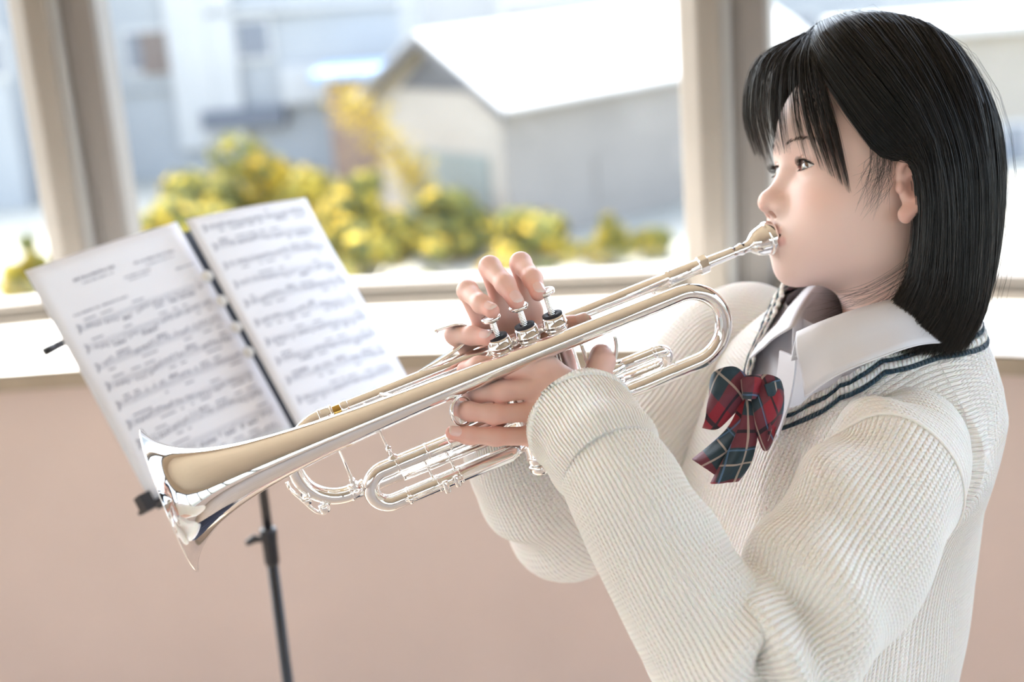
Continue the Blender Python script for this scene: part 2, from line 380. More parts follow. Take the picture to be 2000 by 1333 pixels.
# -- bushes
M_LEAFY = mat('leaf_gold', (0.55, 0.42, 0.06), 0.75, attr='tint', spec=0.12)
M_TRUNK = mat('bark', (0.16, 0.12, 0.09), 0.9)
LEAF_COL = np.array([(0.46, 0.305, 0.030), (0.35, 0.255, 0.032), (0.19, 0.175, 0.038), (0.085, 0.098, 0.038), (0.46, 0.335, 0.045)])
def bush(px, py_top, px_w, dep, label, seed, n=2600, dark=0.35):
    rg = np.random.RandomState(seed)
    top = P(px, py_top, dep); R = px_w / FPX * dep / 2; H = (top[2] - ZG)
    base = np.array([top[0], top[1], ZG])
    t = tag(empty('bush', base), label, 'bush', 'yellow bushes outside the window')
    # clumps on a dome
    nc = 26; cl = []
    for i in range(nc):
        a = rg.uniform(0, 2 * PI); rr = R * math.sqrt(rg.uniform(0, 1)) * 0.85
        zz = H * (0.12 + 0.73 * rg.uniform(0, 1) ** .6 * (1 - (rr / R) ** 2) * rg.uniform(0.8, 1.0))
        cl.append((base + [math.cos(a) * rr, math.sin(a) * rr * 0.8, zz], R * rg.uniform(0.22, 0.38), rg.randint(5)))
    k = rg.randint(0, nc, n); d = rg.normal(size=(n, 3)); d /= np.linalg.norm(d, axis=1)[:, None]
    cc = np.array([c[0] for c in cl])[k]; cr = np.array([c[1] for c in cl])[k]
    pos = cc + d * (cr * rg.uniform(0.55, 1.0, n) ** 0.5)[:, None] * [1, 1, 0.8]
    pos[:, 2] = np.minimum(pos[:, 2], top[2] + 0.05)
    s = rg.uniform(0.11, 0.22, n)
    u = np.cross(d, rg.normal(size=(n, 3))); u /= np.linalg.norm(u, axis=1)[:, None]; v = np.cross(d, u)
    V = np.stack([pos + u * s[:, None], pos + v * s[:, None] * .55 + d * .03, pos - u * s[:, None], pos - v * s[:, None] * .55 + d * .03], 1).reshape(-1, 3)
    ci = np.where(rg.uniform(size=n) < 0.6, np.array([c[2] for c in cl])[k], rg.randint(0, 5, n))
    ci = np.where(rg.uniform(size=n) < dark, 3 - (ci % 2), ci)
    colr = np.repeat(LEAF_COL[ci] * rg.uniform(0.75, 1.25, (n, 1)), 4, 0)
    fo = mesh_np('foliage', V, np.arange(n * 4).reshape(-1, 4), M_LEAFY, t, False, colors=colr); fo['kind'] = 'stuff'
    st = MB()
    for i in range(5):
        c = cl[i][0]; st.tube([base + [rg.uniform(-.15, .15), rg.uniform(-.15, .15), 0], (base + c) / 2 + [0, 0, .1], c], [0.07, 0.05, 0.02], 6)
    st.build('stems', M_TRUNK, t)
for i, a in enumerate([
    (505, 225, 400, 37.5, 'broad golden bush behind the music stand, the tallest of the hedge', 4600, 0.35),
    (305, 280, 300, 33.5, 'yellow green bush next to the left window post', 3800, 0.5),
    (700, 305, 270, 33, 'bush just above the right hand music sheet', 3800, 0.5),
    (865, 345, 210, 36, 'dull green bush between the right hand sheet and the white house', 3000, 0.6),
    (1030, 368, 190, 33, 'small golden bush in front of the white house corner', 3000, 0.3),
    (1185, 400, 100, 34, 'lowest yellow bush in front of the grey house wall', 1800, 0.35),
    (540, 350, 280, 28.5, 'golden bush rising straight behind the top of the music sheets', 3600, 0.4),
    (40, 425, 140, 32, 'golden bush seen through the leftmost window', 2000, 0.3),
    (1275, 432, 90, 35, 'small dull shrub beside the right window post', 1100, 0.5),
    (830, 415, 180, 28.5, 'low olive bush under the leaning golden tree', 2600, 0.6),
]):
    bush(a[0], a[1], a[2], a[3], a[4], 100 + i, a[5], a[6])
# slanting golden branch in front of the shed
def branch():
    rg = np.random.RandomState(5); pts = [P(665, 185, 37), P(740, 260, 37), P(800, 330, 37.2), P(830, 385, 37.4)]
    pts = [np.array([pts[3][0], pts[3][1], ZG])] + pts[::-1]
    t = tag(empty('tree', pts[0]), 'thin leaning tree with golden leaves in front of the brown shed', 'tree')
    c = catmull(pts, 8); MB().tube(c, np.linspace(0.09, 0.03, len(c)), 8).build('trunk', M_TRUNK, t, True)
    n = 900; k = rg.randint(10, len(c), n); pos = c[k] + rg.normal(size=(n, 3)) * 0.28
    d = rg.normal(size=(n, 3)); d /= np.linalg.norm(d, axis=1)[:, None]; u = np.cross(d, rg.normal(size=(n, 3))); u /= np.linalg.norm(u, axis=1)[:, None]; v = np.cross(d, u); s = rg.uniform(.05, .11, n)[:, None]
    V = np.stack([pos + u * s, pos + v * s * .5, pos - u * s, pos - v * s * .5], 1).reshape(-1, 3)
    fo = mesh_np('foliage', V, np.arange(n * 4).reshape(-1, 4), M_LEAFY, t, False, colors=np.repeat(LEAF_COL[rg.choice([0, 1, 4], n)], 4, 0)); fo['kind'] = 'stuff'
branch()
# ================================================================== trumpet
M_SILVER = mat('polished_silver', (0.94, 0.93, 0.915), 0.04, metal=1.0)
M_BRASS = mat('bare_brass', (0.55, 0.36, 0.10), 0.25, metal=1.0)
M_FELT = mat('black_felt', (0.012, 0.012, 0.018), 0.7)
M_PEARL = mat('button_pearl', (0.80, 0.78, 0.76), 0.2, coat=0.5)
_M0 = cam_vec(1513, 461, 1.285); _B = cam_vec(331, 977, 1.145)
_u0 = np.array([-.34, -.87, -.34]); _n = np.array([0, 0, -1.0])
for _i in range(30):
    _a = nrm(_B - _M0 - .048 * _n); _u = nrm(_u0 - (_u0 @ _a) * _a); _n = np.cross(_u, _a); _n = _n if _n[2] < 0 else -_n
_O = _M0 + .024 * _n
TA, TN, TU = RC @ _a, RC @ _n, RC @ _u                    # along to the bell, towards the player's left, up
TO = CAM + RC @ _O
LB = float((_B - _M0 - .048 * _n) @ _a)
def T(s, n, u): return TO + TA * s + TN * n + TU * u
def TI(px, py, n):                                         # where a sight line meets the trumpet's lengthwise plane n
    r = ray(px, py); p0 = TO + TN * n; t = ((p0 - CAM) @ TN) / (r @ TN); q = CAM + r * t - TO
    return q @ TA, n, q @ TU
def Tl(L): return np.array([T(*p) for p in L])
trumpet = tag(empty('trumpet', T(0.25, 0, -0.115)), 'silver trumpet with three piston valves held up to the mouth', 'trumpet')
def tpart(name, mb, m=None, parent=None): return mb.build(name, m or M_SILVER, parent or trumpet, True)
def lathe(o, ax, prof, n=48, cap0=False, cap1=False):      # prof: (distance along ax, radius)
    ax = nrm(ax); p = np.array([np.asarray(o) + ax * d for d, r in prof]); h = np.array([0, 0, 1.0]) if abs(ax[2]) < .9 else np.array([1.0, 0, 0])
    N = nrm(h - (h @ ax) * ax); B = np.cross(ax, N); k = len(prof)
    an = np.arange(n) * 2 * PI / n
    V = np.concatenate([p[i] + prof[i][1] * (np.cos(an)[:, None] * N + np.sin(an)[:, None] * B) for i in range(k)])
    F = [[i * n + q, i * n + (q + 1) % n, (i + 1) * n + (q + 1) % n, (i + 1) * n + q] for i in range(k - 1) for q in range(n)]
    if cap0: F.append(list(range(n))[::-1])
    if cap1: F.append([(k - 1) * n + q for q in range(n)])
    return V, F
def arc(c_s, c_u, r, a0, a1, n, k=20):
    return [(c_s + r * math.cos(a), n, c_u + r * math.sin(a)) for a in np.linspace(a0, a1, k)]
def sharp_rings(L, e=0.0004):                              # doubled rings keep turned steps crisp
    out = []
    for i, (d, r) in enumerate(L):
        out.append((d, r))
    return out
NL, NB = -0.024, 0.024
# -- mouthpiece
prof = [(0.0016, 0.0085), (0.0002, 0.0100), (0.0, 0.0117), (0.0006, 0.0131), (0.002, 0.0137), (0.0075, 0.0139), (0.0085, 0.0136), (0.0088, 0.0126), (0.0095, 0.0124), (0.0105, 0.0127), (0.0115, 0.0122),
        (0.016, 0.0113), (0.020, 0.0098), (0.0235, 0.0074), (0.026, 0.0058), (0.028, 0.0051), (0.0310, 0.0048), (0.0325, 0.0053), (0.034, 0.0056), (0.0355, 0.0053), (0.037, 0.0047), (0.042, 0.0046), (0.0425, 0.0050), (0.044, 0.0050), (0.0445, 0.0048), (0.050, 0.0050), (0.073, 0.0055)]
prof = [(d, r * (1.0 + .13 * (d < .024))) for d, r in prof]
V, F = lathe(T(0, NL, 0), TA, prof, 40); tpart('mouthpiece', MB().add(V, F))
# -- leadpipe with receiver
V, F = lathe(T(0, NL, 0), TA, [(0.0685, 0.0052), (0.0685, 0.0074), (0.0692, 0.0080), (0.0768, 0.0080), (0.0775, 0.0074), (0.0778, 0.0066), (0.100, 0.0070), (0.106, 0.0070), (0.1065, 0.0074), (0.109, 0.0074), (0.1095, 0.0060), (0.20, 0.0059), (0.416, 0.0059)], 36)
lead = tpart('leadpipe', MB().add(V, F))
V, F = lathe(T(0, NL, 0), TA, [(0.0688, 0.0081), (0.0692, 0.0087), (0.0766, 0.0087), (0.077, 0.0081)], 8); mbk = MB().add(V, F); mbk.build('receiver_collar', M_SILVER, lead, False)
V, F = lathe(T(0, NL, 0), TA, [(0.412, 0.0059), (0.4125, 0.0066), (0.4185, 0.0066), (0.419, 0.0059)], 32); tpart('ferrule', MB().add(V, F), None, lead)
V, F = lathe(T(0, NL, 0), TA, [(0.416, 0.0054), (0.429, 0.0054)], 32); tpart('inner_slide', MB().add(V, F), M_BRASS, lead)
# -- main tuning slide
cs = .4365; cu = -.0375
pts = [(0.427, NL, 0.0)] + arc(cs, cu, .0375, PI / 2, -PI / 2, NL, 28) + [(0.425, NL, -.075)]
tsl = tpart('tuning_slide', MB().tube(Tl(pts), 0.0072, 28))
for s_, u_ in ((0.427, 0.0), (0.4375, 0.0), (0.425, -.075), (0.4365, -.075)):
    V, F = lathe(T(s_, NL, u_), TA, [(-0.0012, 0.0071), (-0.001, 0.0077), (0.001, 0.0077), (0.0012, 0.0071)], 28); tpart('ferrule', MB().add(V, F), None, tsl)
V, F = lathe(T(0.416, NL, -.075), TA, [(-0.002, 0.0060), (0.010, 0.0060)], 28); tpart('inner_slide', MB().add(V, F), M_BRASS, tsl)
low = [(0.418, NL, -.075), (0.36, NL, -.075), (0.31, NL, -.075), (0.29, -.020, -.075), (0.278, -.008, -.075)]
tpart('lower_slide_tube', MB().tube(catmull(Tl(low), 6), 0.0070, 24))
# -- water key
wk = [TI(560, 942, NL - .004), TI(566, 955, NL - .002), TI(580, 968, NL + .004), TI(597, 983, NL + .008), TI(615, 998, NL + .006), TI(632, 1003, NL + .004), TI(640, 997, NL + .004)]
key = tpart('water_key', MB().tube(catmull(Tl(wk), 6), 0.0016, 12))
p1 = np.array(TI(598, 972, NL)); MBp = MB().tube([T(p1[0], NL - .008, p1[2]), T(p1[0], NL + .010, p1[2])], 0.0036, 18); tpart('hinge', MBp, None, key)
p2 = np.array(TI(633, 990, NL)); V, F = lathe(T(p2[0], NL + .004, p2[2] + .004), -TU, [(0, 0.0), (0, .0045), (.002, .0052), (.0065, .0052), (.007, .0045), (.007, 0)], 20); tpart('cork_cup', MB().add(V, F), None, key)
# -- bell
bp = [(0, .0615), (.0025, .0560), (.006, .0505), (.011, .0452), (.018, .0397), (.028, .0340), (.04, .0293), (.055, .0252), (.075, .0214), (.1, .0182), (.13, .0156), (.165, .0135), (.205, .0118), (.25, .0104), (.3, .0093), (.36, .0084), (.42, .0078), (LB - .116, .0074)]
bo = [(LB - d, r) for d, r in bp]
# resample the outline smoothly, outside then inside
bx_ = catmull([(d, r, 0) for d, r in bo][::-1], 5)
outer = [(x, y) for x, y, _ in bx_]
inner = [(x, y - 0.0007) for x, y, _ in bx_[::-1]]
rim = [(LB + 0.0008 * math.cos(t) - .0002, .0615 + .0009 * math.sin(t)) for t in np.linspace(PI * .6, -PI * .6, 9)]
V, F = lathe(T(0, NB, 0), TA, outer + rim + inner, 96); bell = tpart('bell', MB().add(V, F))
# -- bell bow and the tube back to the first valve
c2 = .1165
pts = [(c2 + .004, NB, 0.0)] + arc(c2, -.0325, .0325, PI / 2, PI * 1.5, NB, 30) + [(0.14, NB, -.065), (0.17, NB, -.0655), (0.195, NB - .003, -.066), (0.212, .010, -.066)]
tpart('bell_bow', MB().tube(Tl(pts), 0.0073, 28), None, bell)
# -- valves
VS = (0.2230, 0.2490, 0.2745)
for i, (s_, bu) in enumerate(zip(VS, (.0385, .0350, .0345))):
    o = T(s_, 0, 0)
    V, F = lathe(o, TU, [(-.106, .0001), (-.106, .0086), (-.1055, .0096), (-.098, .0104), (-.0975, .0098), (-.096, .0098), (-.0955, .0093), (-.03, .0093), (-.002, .0093), (-.0015, .0099), (.0035, .0099), (.004, .0102)], 40)
    v = tpart('valve_casing', MB().add(V, F))
    V, F = lathe(o, TU, [(.0035, .0098), (.0040, .0108), (.0055, .0110), (.0062, .0104), (.0070, .0104), (.0078, .0111), (.0095, .0111), (.0102, .0104), (.0145, .0102), (.0160, .0096), (.0166, .0088), (.0166, .0001)], 40)
    tpart('valve_cap', MB().add(V, F), None, v)
    V, F = lathe(o, TU, [(-.1165, .0001), (-.1165, .004), (-.115, .0085), (-.112, .0103), (-.1065, .0108), (-.1060, .0096)], 40)
    tpart('bottom_cap', MB().add(V, F), None, v)
    V, F = lathe(o, TU, [(.0164, .0089), (.0182, .0089), (.0182, .0040), (.0170, .0036)], 32); tpart('felt_washer', MB().add(V, F), M_FELT, v)
    st = [(.015, .0030)]
    z = .017
    while z < bu - .002:
        st += [(z, .0030), (z + .0005, .0026), (z + .001, .0030)]; z += .0014
    V, F = lathe(o, TU, st + [(bu, .0030)], 24); tpart('stem', MB().add(V, F), None, v)
    V, F = lathe(o, TU, [(bu - .0035, .0030), (bu - .003, .0050), (bu - .0018, .0078), (bu, .0086), (bu + .0012, .0086), (bu + .0018, .0080), (bu + .0014, .0072)], 36)
    bt = tpart('finger_button', MB().add(V, F), None, v)
    V, F = lathe(o, TU, [(bu + .0014, .0073), (bu + .0009, .0050), (bu + .0006, .0001)], 36); tpart('pearl', MB().add(V, F), M_PEARL, bt)
tpart('valve_bridge', MB().tube([T(VS[0] + .008, .004, -.004), T(VS[1] - .008, .004, -.004)], .0045, 14).tube([T(VS[1] + .008, .004, -.004), T(VS[2] - .008, .004, -.004)], .0045, 14))
tpart('knuckle_tube', MB().tube([T(VS[0] + .006, -.004, -.040), T(VS[1] - .006, -.004, -.052)], .0065, 16).tube([T(VS[1] + .006, -.004, -.052), T(VS[2] - .006, -.004, -.045)], .0065, 16))
# -- second valve slide, short and pointing to the far side
tpart('second_slide', MB().tube(Tl([(.249, -.008, -.045), (.249, -.030, -.045)] + [(.249, -.030 - .009 * math.sin(t), -.0545 + .0095 * math.cos(t)) for t in np.linspace(0, PI, 14)] + [(.249, -.008, -.064)]), .0062, 18))
# -- first valve slide with thumb saddle
q0, q1 = np.array([.0, .014, -.0455]), np.array([.0, .003, -.0640])
mid = (q0 + q1) / 2; hv = (q0 - q1) / 2; r1 = np.linalg.norm(hv)
us = [(.212, q0[1], q0[2])] + [(.149 - r1 * math.sin(t), mid[1] + hv[1] * math.cos(t), mid[2] + hv[2] * math.cos(t)) for t in np.linspace(0, PI, 18)] + [(.212, q1[1], q1[2])]
fs = tpart('first_slide', MB().tube(Tl(us), 0.0060, 24))
for q in (q0, q1):
    V, F = lathe(T(.149, q[1], q[2]), TA, [(0, .0059), (.0004, .0065), (.003, .0065), (.0034, .0059)], 24); tpart('ferrule', MB().add(V, F), None, fs)
    V, F = lathe(T(.18, q[1], q[2]), TA, [(0, .0059), (.0004, .0068), (.03, .0068), (.0304, .0059)], 24); tpart('slide_sleeve', MB().add(V, F), None, fs)
sd = [TI(1201, 657, .022), TI(1204, 680, .022), TI(1200, 702, .021), TI(1185, 722, .018), TI(1165, 728, .018), TI(1150, 716, .022), TI(1143, 695, .024), TI(1135, 672, .024)]
tpart('thumb_saddle', MB().tube(catmull(Tl(sd), 6), 0.0017, 12), None, fs)
# -- third valve slide
n3 = .020; uu, ul = -.0480, -.0790; c3 = .4060; r3 = (uu - ul) / 2
us = [(.288, .010, uu - .004), (.30, n3, uu)] + arc(c3, (uu + ul) / 2, r3, PI / 2, -PI / 2, n3, 24) + [(.30, n3, ul), (.288, .010, ul)]
ths = tpart('third_slide', MB().tube(Tl(us), 0.0073, 28))
for s_, ln in ((.392, .0025), (.365, .002), (.345, .002)):
    for u_ in (uu, ul):
        V, F = lathe(T(s_, n3, u_), TA, [(0, .0072), (.0003, .0078), (ln, .0078), (ln + .0003, .0072)], 28); tpart('ferrule', MB().add(V, F), None, ths)
# finger ring
rc = np.array(T(*TI(902, 803, .032))); e1 = nrm(TU * 0.98 + TA * .1); e2 = nrm(TA * .82 + TN * 0.55)
e2 = nrm(e2 - (e2 @ e1) * e1)
an = np.linspace(0, 2 * PI, 41)[:-1]
ringp = [rc + .0118 * (math.cos(t) * e1 + math.sin(t) * e2) for t in an]
nr = np.cross(e1, e2)
V = []; 
for t in an:
    d = math.cos(t) * e1 + math.sin(t) * e2
    for rr, w in ((.0112, -.0019), (.0125, -.0019), (.0129, 0), (.0125, .0019), (.0112, .0019), (.0108, 0)): V.append(rc + d * rr + nr * w)
F = [[i * 6 + j, i * 6 + (j + 1) % 6, ((i + 1) % 40) * 6 + (j + 1) % 6, ((i + 1) % 40) * 6 + j] for i in range(40) for j in range(6)]
tpart('finger_ring', MB().add(V, F), None, ths)
# stop rod with its knurled nuts
rod = [TI(792, 979, .030), TI(905, 936, .030)]
sr = tpart('stop_rod', MB().tube(Tl(rod), 0.0010, 10), None, ths)
for px, py, rr, ln in ((802, 975, .0030, .004), (812, 971, .0022, .003), (872, 951, .0028, .011), (893, 940, .0026, .010)):
    q = np.array(TI(px, py, .030)); ax = TU if ln > .006 else TA
    V, F = lathe(T(*q), ax, [(-ln / 2, .0001), (-ln / 2, rr * .85), (-ln / 2 + .0006, rr), (ln / 2 - .0006, rr), (ln / 2, rr * .85), (ln / 2, .0001)], 16); tpart('knurled_nut', MB().add(V, F), None, sr)
# bracing wires inside the third slide
for s_ in (.372, .352):
    tpart('slide_brace', MB().tube([T(s_, n3, uu), T(s_ - .004, n3, ul)], .0011, 10), None, ths)
tpart('slide_inner_rod', MB().tube([T(.392, n3 - .004, -.0635), T(.30, n3 - .004, -.0635)], .0032, 14), None, ths)
# -- braces
def brace(a, b, r=.0015, nm='brace'):
    a, b = np.asarray(a), np.asarray(b); d = nrm(b - a); L = np.linalg.norm(b - a)
    V, F = lathe(a, d, [(0, .0042), (.001, .0038), (.002, .0022), (.004, r), (L * .5, r * .9), (L - .011, r), (L - .0105, .0026), (L - .0085, .0026), (L - .008, r * 1.1), (L - .004, r * 1.2), (L - .002, .0026), (L - .001, .0042), (L, .0046)], 18)
    tpart(nm, MB().add(V, F))
brace(T(.3977, NB, -.0082), T(.3950, n3, -.0412))
brace(T(.4344, NB, -.0100), T(.4316, NL + .002, -.0690))
sp = [T(.1245, NL, -.004), T(.1235, NL + .010, -.009), T(.1225, NB - .012, -.002), T(.122, NB, .003)]
tpart('s_brace', MB().tube(catmull(sp, 8), .0019, 12))
tpart('s_brace', MB().tube(catmull([T(.385, NL, .001), T(.382, NL + .016, .004), T(.376, NB - .014, .006), T(.372, NB, .003)], 8), .0016, 12))
# -- finger hook on the leadpipe
hk = [(.345, NL, .0056), (.325, NL, .0085), (.305, NL - .002, .0125), (.296, NL - .004, .0165), (.291, NL - .006, .0230), (.297, NL - .008, .0285), (.308, NL - .009, .0305), (.3185, NL - .010, .0310)]
hp_ = catmull(Tl(hk), 6)
wv = np.interp(np.linspace(0, 1, len(hp_)), [0, .15, .5, 1], [.001, .0045, .0036, .0022])
Vh = []; 
tt, NN, BB = frames(hp_, up=TN)
for p_, w_, N_, B_ in zip(hp_, wv, NN, BB):
    for x, y in ((-1, -.0007), (1, -.0007), (1, .0007), (-1, .0007)): Vh.append(p_ + N_ * w_ * x + B_ * y)
k = len(hp_)
F = [[i * 4 + j, i * 4 + (j + 1) % 4, (i + 1) * 4 + (j + 1) % 4, (i + 1) * 4 + j] for i in range(k - 1) for j in range(4)] + [[0, 1, 2, 3], [(k - 1) * 4 + j for j in (3, 2, 1, 0)]]
hook = tpart('finger_hook', MB().add(Vh, F), None, lead)
tpart('hook_end', MB().tube([hp_[-1] - TN * .003, hp_[-1] + TN * .003], .0017, 12), None, hook)
# ================================================================== music stand with two sheets
M_BLACK = mat('black_steel', (0.018, 0.018, 0.022), 0.38)
M_FILE = mat('black_folder_plastic', (0.015, 0.022, 0.038), 0.3)
M_PAPER = mat('music_paper', (0.88, 0.89, 0.95), 0.7, noise=0.02, nscale=8)
M_INK = mat('printed_ink', (0.16, 0.17, 0.24), 0.7)
M_CLEAR = mat('pale_button', (0.92, 0.91, 0.86), 0.25)
hL = nrm(np.array([.6538, -.3220, .6847])); wL = np.array([.4902, .8696, -.0591]); wL = nrm(wL - (wL @ hL) * hL)
tlL = np.array([-.5490, -.0788, 1.6014]); cL = tlL + hL * .105 + wL * .1485
hR = nrm(np.array([.6203, -.2186, .7533])); wR = np.array([.4939, .8549, -.1586]); wR = nrm(wR - (wR @ hR) * hR)
tlR = np.array([-.3985, -.1478, 1.7330])
nL = np.cross(hL, wL); nL = nL if nL[2] < 0 else -nL
nR = np.cross(hR, wR); nR = nR if nR[2] < 0 else -nR
def sheetL(u, v, e=0.0):                      # u across 0..1, v down 0..1
    b = 0.004 * math.sin(PI * u) + 0.003 * math.sin(2.2 * v)
    return cw(tlL + hL * .21 * u + wL * .297 * v + nL * (b + e))
def sheetR(u, v, e=0.0):
    b = -0.020 * (u ** 2) * (0.25 + 1.3 * v * (1 - v)) + 0.004 * math.sin(PI * u)
    return cw(tlR + hR * (.205 * u + .012 * u * math.sin(PI * v) * v) + wR * .297 * v + nR * (b + e))
def paper(S, name, label):
    nu, nv = 14, 18; V = []; F = []
    for e in (0.0, -0.0003):
        for j in range(nv + 1):
            for i in range(nu + 1): V.append(S(i / nu, j / nv, e))
    k = (nu + 1) * (nv + 1)
    for j in range(nv):
        for i in range(nu):
            a = j * (nu + 1) + i; F.append([a, a + 1, a + nu + 2, a + nu + 1]); F.append([k + a, k + a + nu + 1, k + a + nu + 2, k + a + 1])
    edge = [i for i in range(nu + 1)] + [(j + 1) * (nu + 1) - 1 for j in range(1, nv + 1)] + [nv * (nu + 1) + i for i in range(nu - 1, -1, -1)] + [j * (nu + 1) for j in range(nv - 1, 0, -1)]
    for a, b in zip(edge, edge[1:] + edge[:1]): F.append([b, a, k + a, k + b])
    root = tag(empty(name, S(0.5, 1.0)), label, 'sheet music', 'sheets on the music stand')
    mesh_np('page', V, F, M_PAPER, root, True)
    return root
def quad(mb, S, u0, v0, u1, v1, e=0.0005):
    n = max(1, int(abs(u1 - u0) / 0.08))
    for i in range(n):
        a, b = u0 + (u1 - u0) * i / n, u0 + (u1 - u0) * (i + 1) / n
        mb.add([S(a, v0, e), S(b, v0, e), S(b, v1, e), S(a, v1, e)], [[0, 1, 2, 3]])
def print_music(S, root, rows, u_ind, seed, words):
    rg = random.Random(seed)
    lines, notes, text = MB(), MB(), MB()
    for r, v in enumerate(rows):
        ua = 0.085 if r else u_ind; ub = 0.945
        for k in range(5): quad(lines, S, ua, v + k * .0055, ub, v + k * .0055 + .0007)
        # clef: a small curl of blocks
        for q in range(7):
            t = q / 6 * 4.2; quad(notes, S, ua + .008 + .008 * math.sin(t), v - .006 + q * .0055, ua + .015 + .008 * math.sin(t), v - .001 + q * .0055, .0006)
        u = ua + .06; yy = rg.uniform(0, .022)
        while u < ub - .03:
            run = rg.choice([1, 2, 3, 4, 4, 6]); top = rg.random() < .5; start = u
            for q in range(run):
                if u > ub - .02: break
                yy = min(.030, max(-.010, yy + rg.uniform(-.008, .008)))
                quad(notes, S, u, v + yy, u + .0105, v + yy + .0052, .0006)
                sx = u + (.0095 if top else 0); y0, y1 = (v + yy - .018, v + yy + .002) if top else (v + yy + .002, v + yy + .021)
                quad(notes, S, sx, y0, sx + .0018, y1, .0006)
                end = sx; u += rg.uniform(.017, .026)
            if run > 1:
                yb = v + (-.016 if top else .036); quad(notes, S, start, yb, end, yb + .0036, .0006)
            if rg.random() < .3: quad(notes, S, u, v, u + .0015, v + .0225, .0006)
            u += rg.uniform(.004, .035)
    for (u0, u1, v, h) in words:                  # faint lines of small type, too soft to read
        u = u0
        while u < u1:
            w = rg.uniform(.004, .008); hh = h * rg.uniform(.55, 1.0); quad(text, S, u, v - hh, min(u + w, u1), v, .0006); u += w + rg.choice([.0025, .0025, .0025, .009])
    for mb, nm in ((lines, 'staff_lines'), (notes, 'printed_notes'), (text, 'printed_heading')):
        if mb.v: mb.build(nm, M_INK, root)['kind'] = 'stuff'
s1 = paper(sheetL, 'music_sheet', 'left music sheet with a printed heading above its staves, leaning on the stand')
print_music(sheetL, s1, [.275 + .083 * i for i in range(9)], .10, 3, [(.22, .48, .105, .012), (.26, .46, .125, .006), (.60, .88, .118, .009), (.66, .86, .138, .005), (.50, .68, .160, .006), (.52, .66, .175, .006), (.83, .96, .195, .006), (.12, .46, .235, .008)])
s2 = paper(sheetR, 'music_sheet', 'right music sheet curling back at its outer edge, full of staves')
print_music(sheetR, s2, [.045 + .0915 * i for i in range(10)], .085, 4, [])

stand_pole = P(519, 1000, 1.79)
stand = tag(empty('music_stand', (stand_pole[0], stand_pole[1], 0.0)), 'black folding music stand holding two white music sheets', 'music stand')
px0, py0 = stand_pole[0], stand_pole[1]
def sp_(z): return np.array([px0, py0, z])
zc = P(526, 1062, 1.79)[2]
ztop = cw(cL + hL * .12 + wL * .06)[2] - .02
MB().tube([sp_(zc - .01), sp_(ztop)], .0058, 16).build('upper_pole', M_BLACK, stand, True)
MB().tube([sp_(0.20), sp_(zc - .02)], .0074, 16).build('lower_pole', M_BLACK, stand, True)
V, F = lathe(sp_(zc), (0, 0, 1), [(-.034, .0074), (-.033, .0090), (-.030, .0095), (-.005, .0098), (.012, .0110), (.0155, .0105), (.016, .0052)], 24)
cl = MB().add(V, F).build('clamp_collar', M_BLACK, stand, True)
xk = nrm(np.array([-1.0, -0.35, 0.05]))
MB().tube([sp_(zc + .003), sp_(zc + .003) + xk * .018], .0042, 12).build('clamp_screw', M_BLACK, cl, True)
wv = sp_(zc + .003) + xk * .018
MB().tube(catmull([wv - np.array([0, 0, .003]) + xk * .012, wv + xk * .004, wv - xk * .002 + np.array([0, 0, .006])], 6), [.0036] * 4 + [.0048] * 5 + [.0036] * 4, 12).build('wing_knob', M_BLACK, cl, True)
for k in range(3):
    a = 0.6 + k * 2 * PI / 3; d = np.array([math.cos(a), math.sin(a), 0])
    lg = MB().tube([sp_(.33) + d * .008, np.array([px0, py0, 0.012]) + d * .27], .006, 10).build('leg', M_BLACK, stand, True)
    MB().tube([sp_(.21) + d * .006, np.array([px0, py0, 0.155]) + d * .14], .0035, 8).build('strut', M_BLACK, stand, True)
    MB().tube([np.array([px0, py0, 0.0]) + d * .272, np.array([px0, py0, 0.022]) + d * .264], .009, 12).build('rubber_foot', M_BLACK, lg, True)
V, F = lathe(sp_(.33), (0, 0, 1), [(-.02, .007), (-.02, .015), (.02, .015), (.02, .007)], 20); MB().add(V, F).build('leg_hub', M_BLACK, stand, True)
V, F = lathe(sp_(.20), (0, 0, 1), [(-.015, .001), (-.015, .012), (.015, .012), (.015, .007)], 20); MB().add(V, F).build('strut_hub', M_BLACK, stand, True)
# desk: flat bars behind the sheets
def dk(u, v, e): return cw(tlL + hL * u + wL * v + nL * e)
def bar2(a, b, w=.009, t=.002, nm='desk_bar', e=-.007):
    a, b = np.array(a), np.array(b); d = nrm(np.append(b - a, 0)); q = np.array([-d[1], d[0]]) * w / 2
    pts = [(a + q), (b + q), (b - q), (a - q)]
    return MB().hexa([dk(x, y, e) for x, y in pts] + [dk(x, y, e + t) for x, y in pts]).build(nm, M_BLACK, stand)
bar2((-.004, .088), (.36, .050), .009, .003, 'desk_bar', -.030)
bar2((.02, .30), (.33, .30), .012, .003, 'desk_bar', -.030)
bar2((.03, .11), (.24, .30), .008, .002, 'desk_bar', -.026)
bar2((.36, .06), (.18, .30), .008, .002, 'desk_bar', -.026)
MB().tube([dk(-.011, .0888, -.0285), dk(.002, .0873, -.0285)], .0052, 12).build('bar_tip', M_BLACK, stand, True)
hub = cw(cL + hL * .12 + wL * .10)
MB().tube([dk(.215, .30, -.030), sp_(ztop - .12) , sp_(ztop - .16)], .006, 10).build('desk_neck', M_BLACK, stand, True)
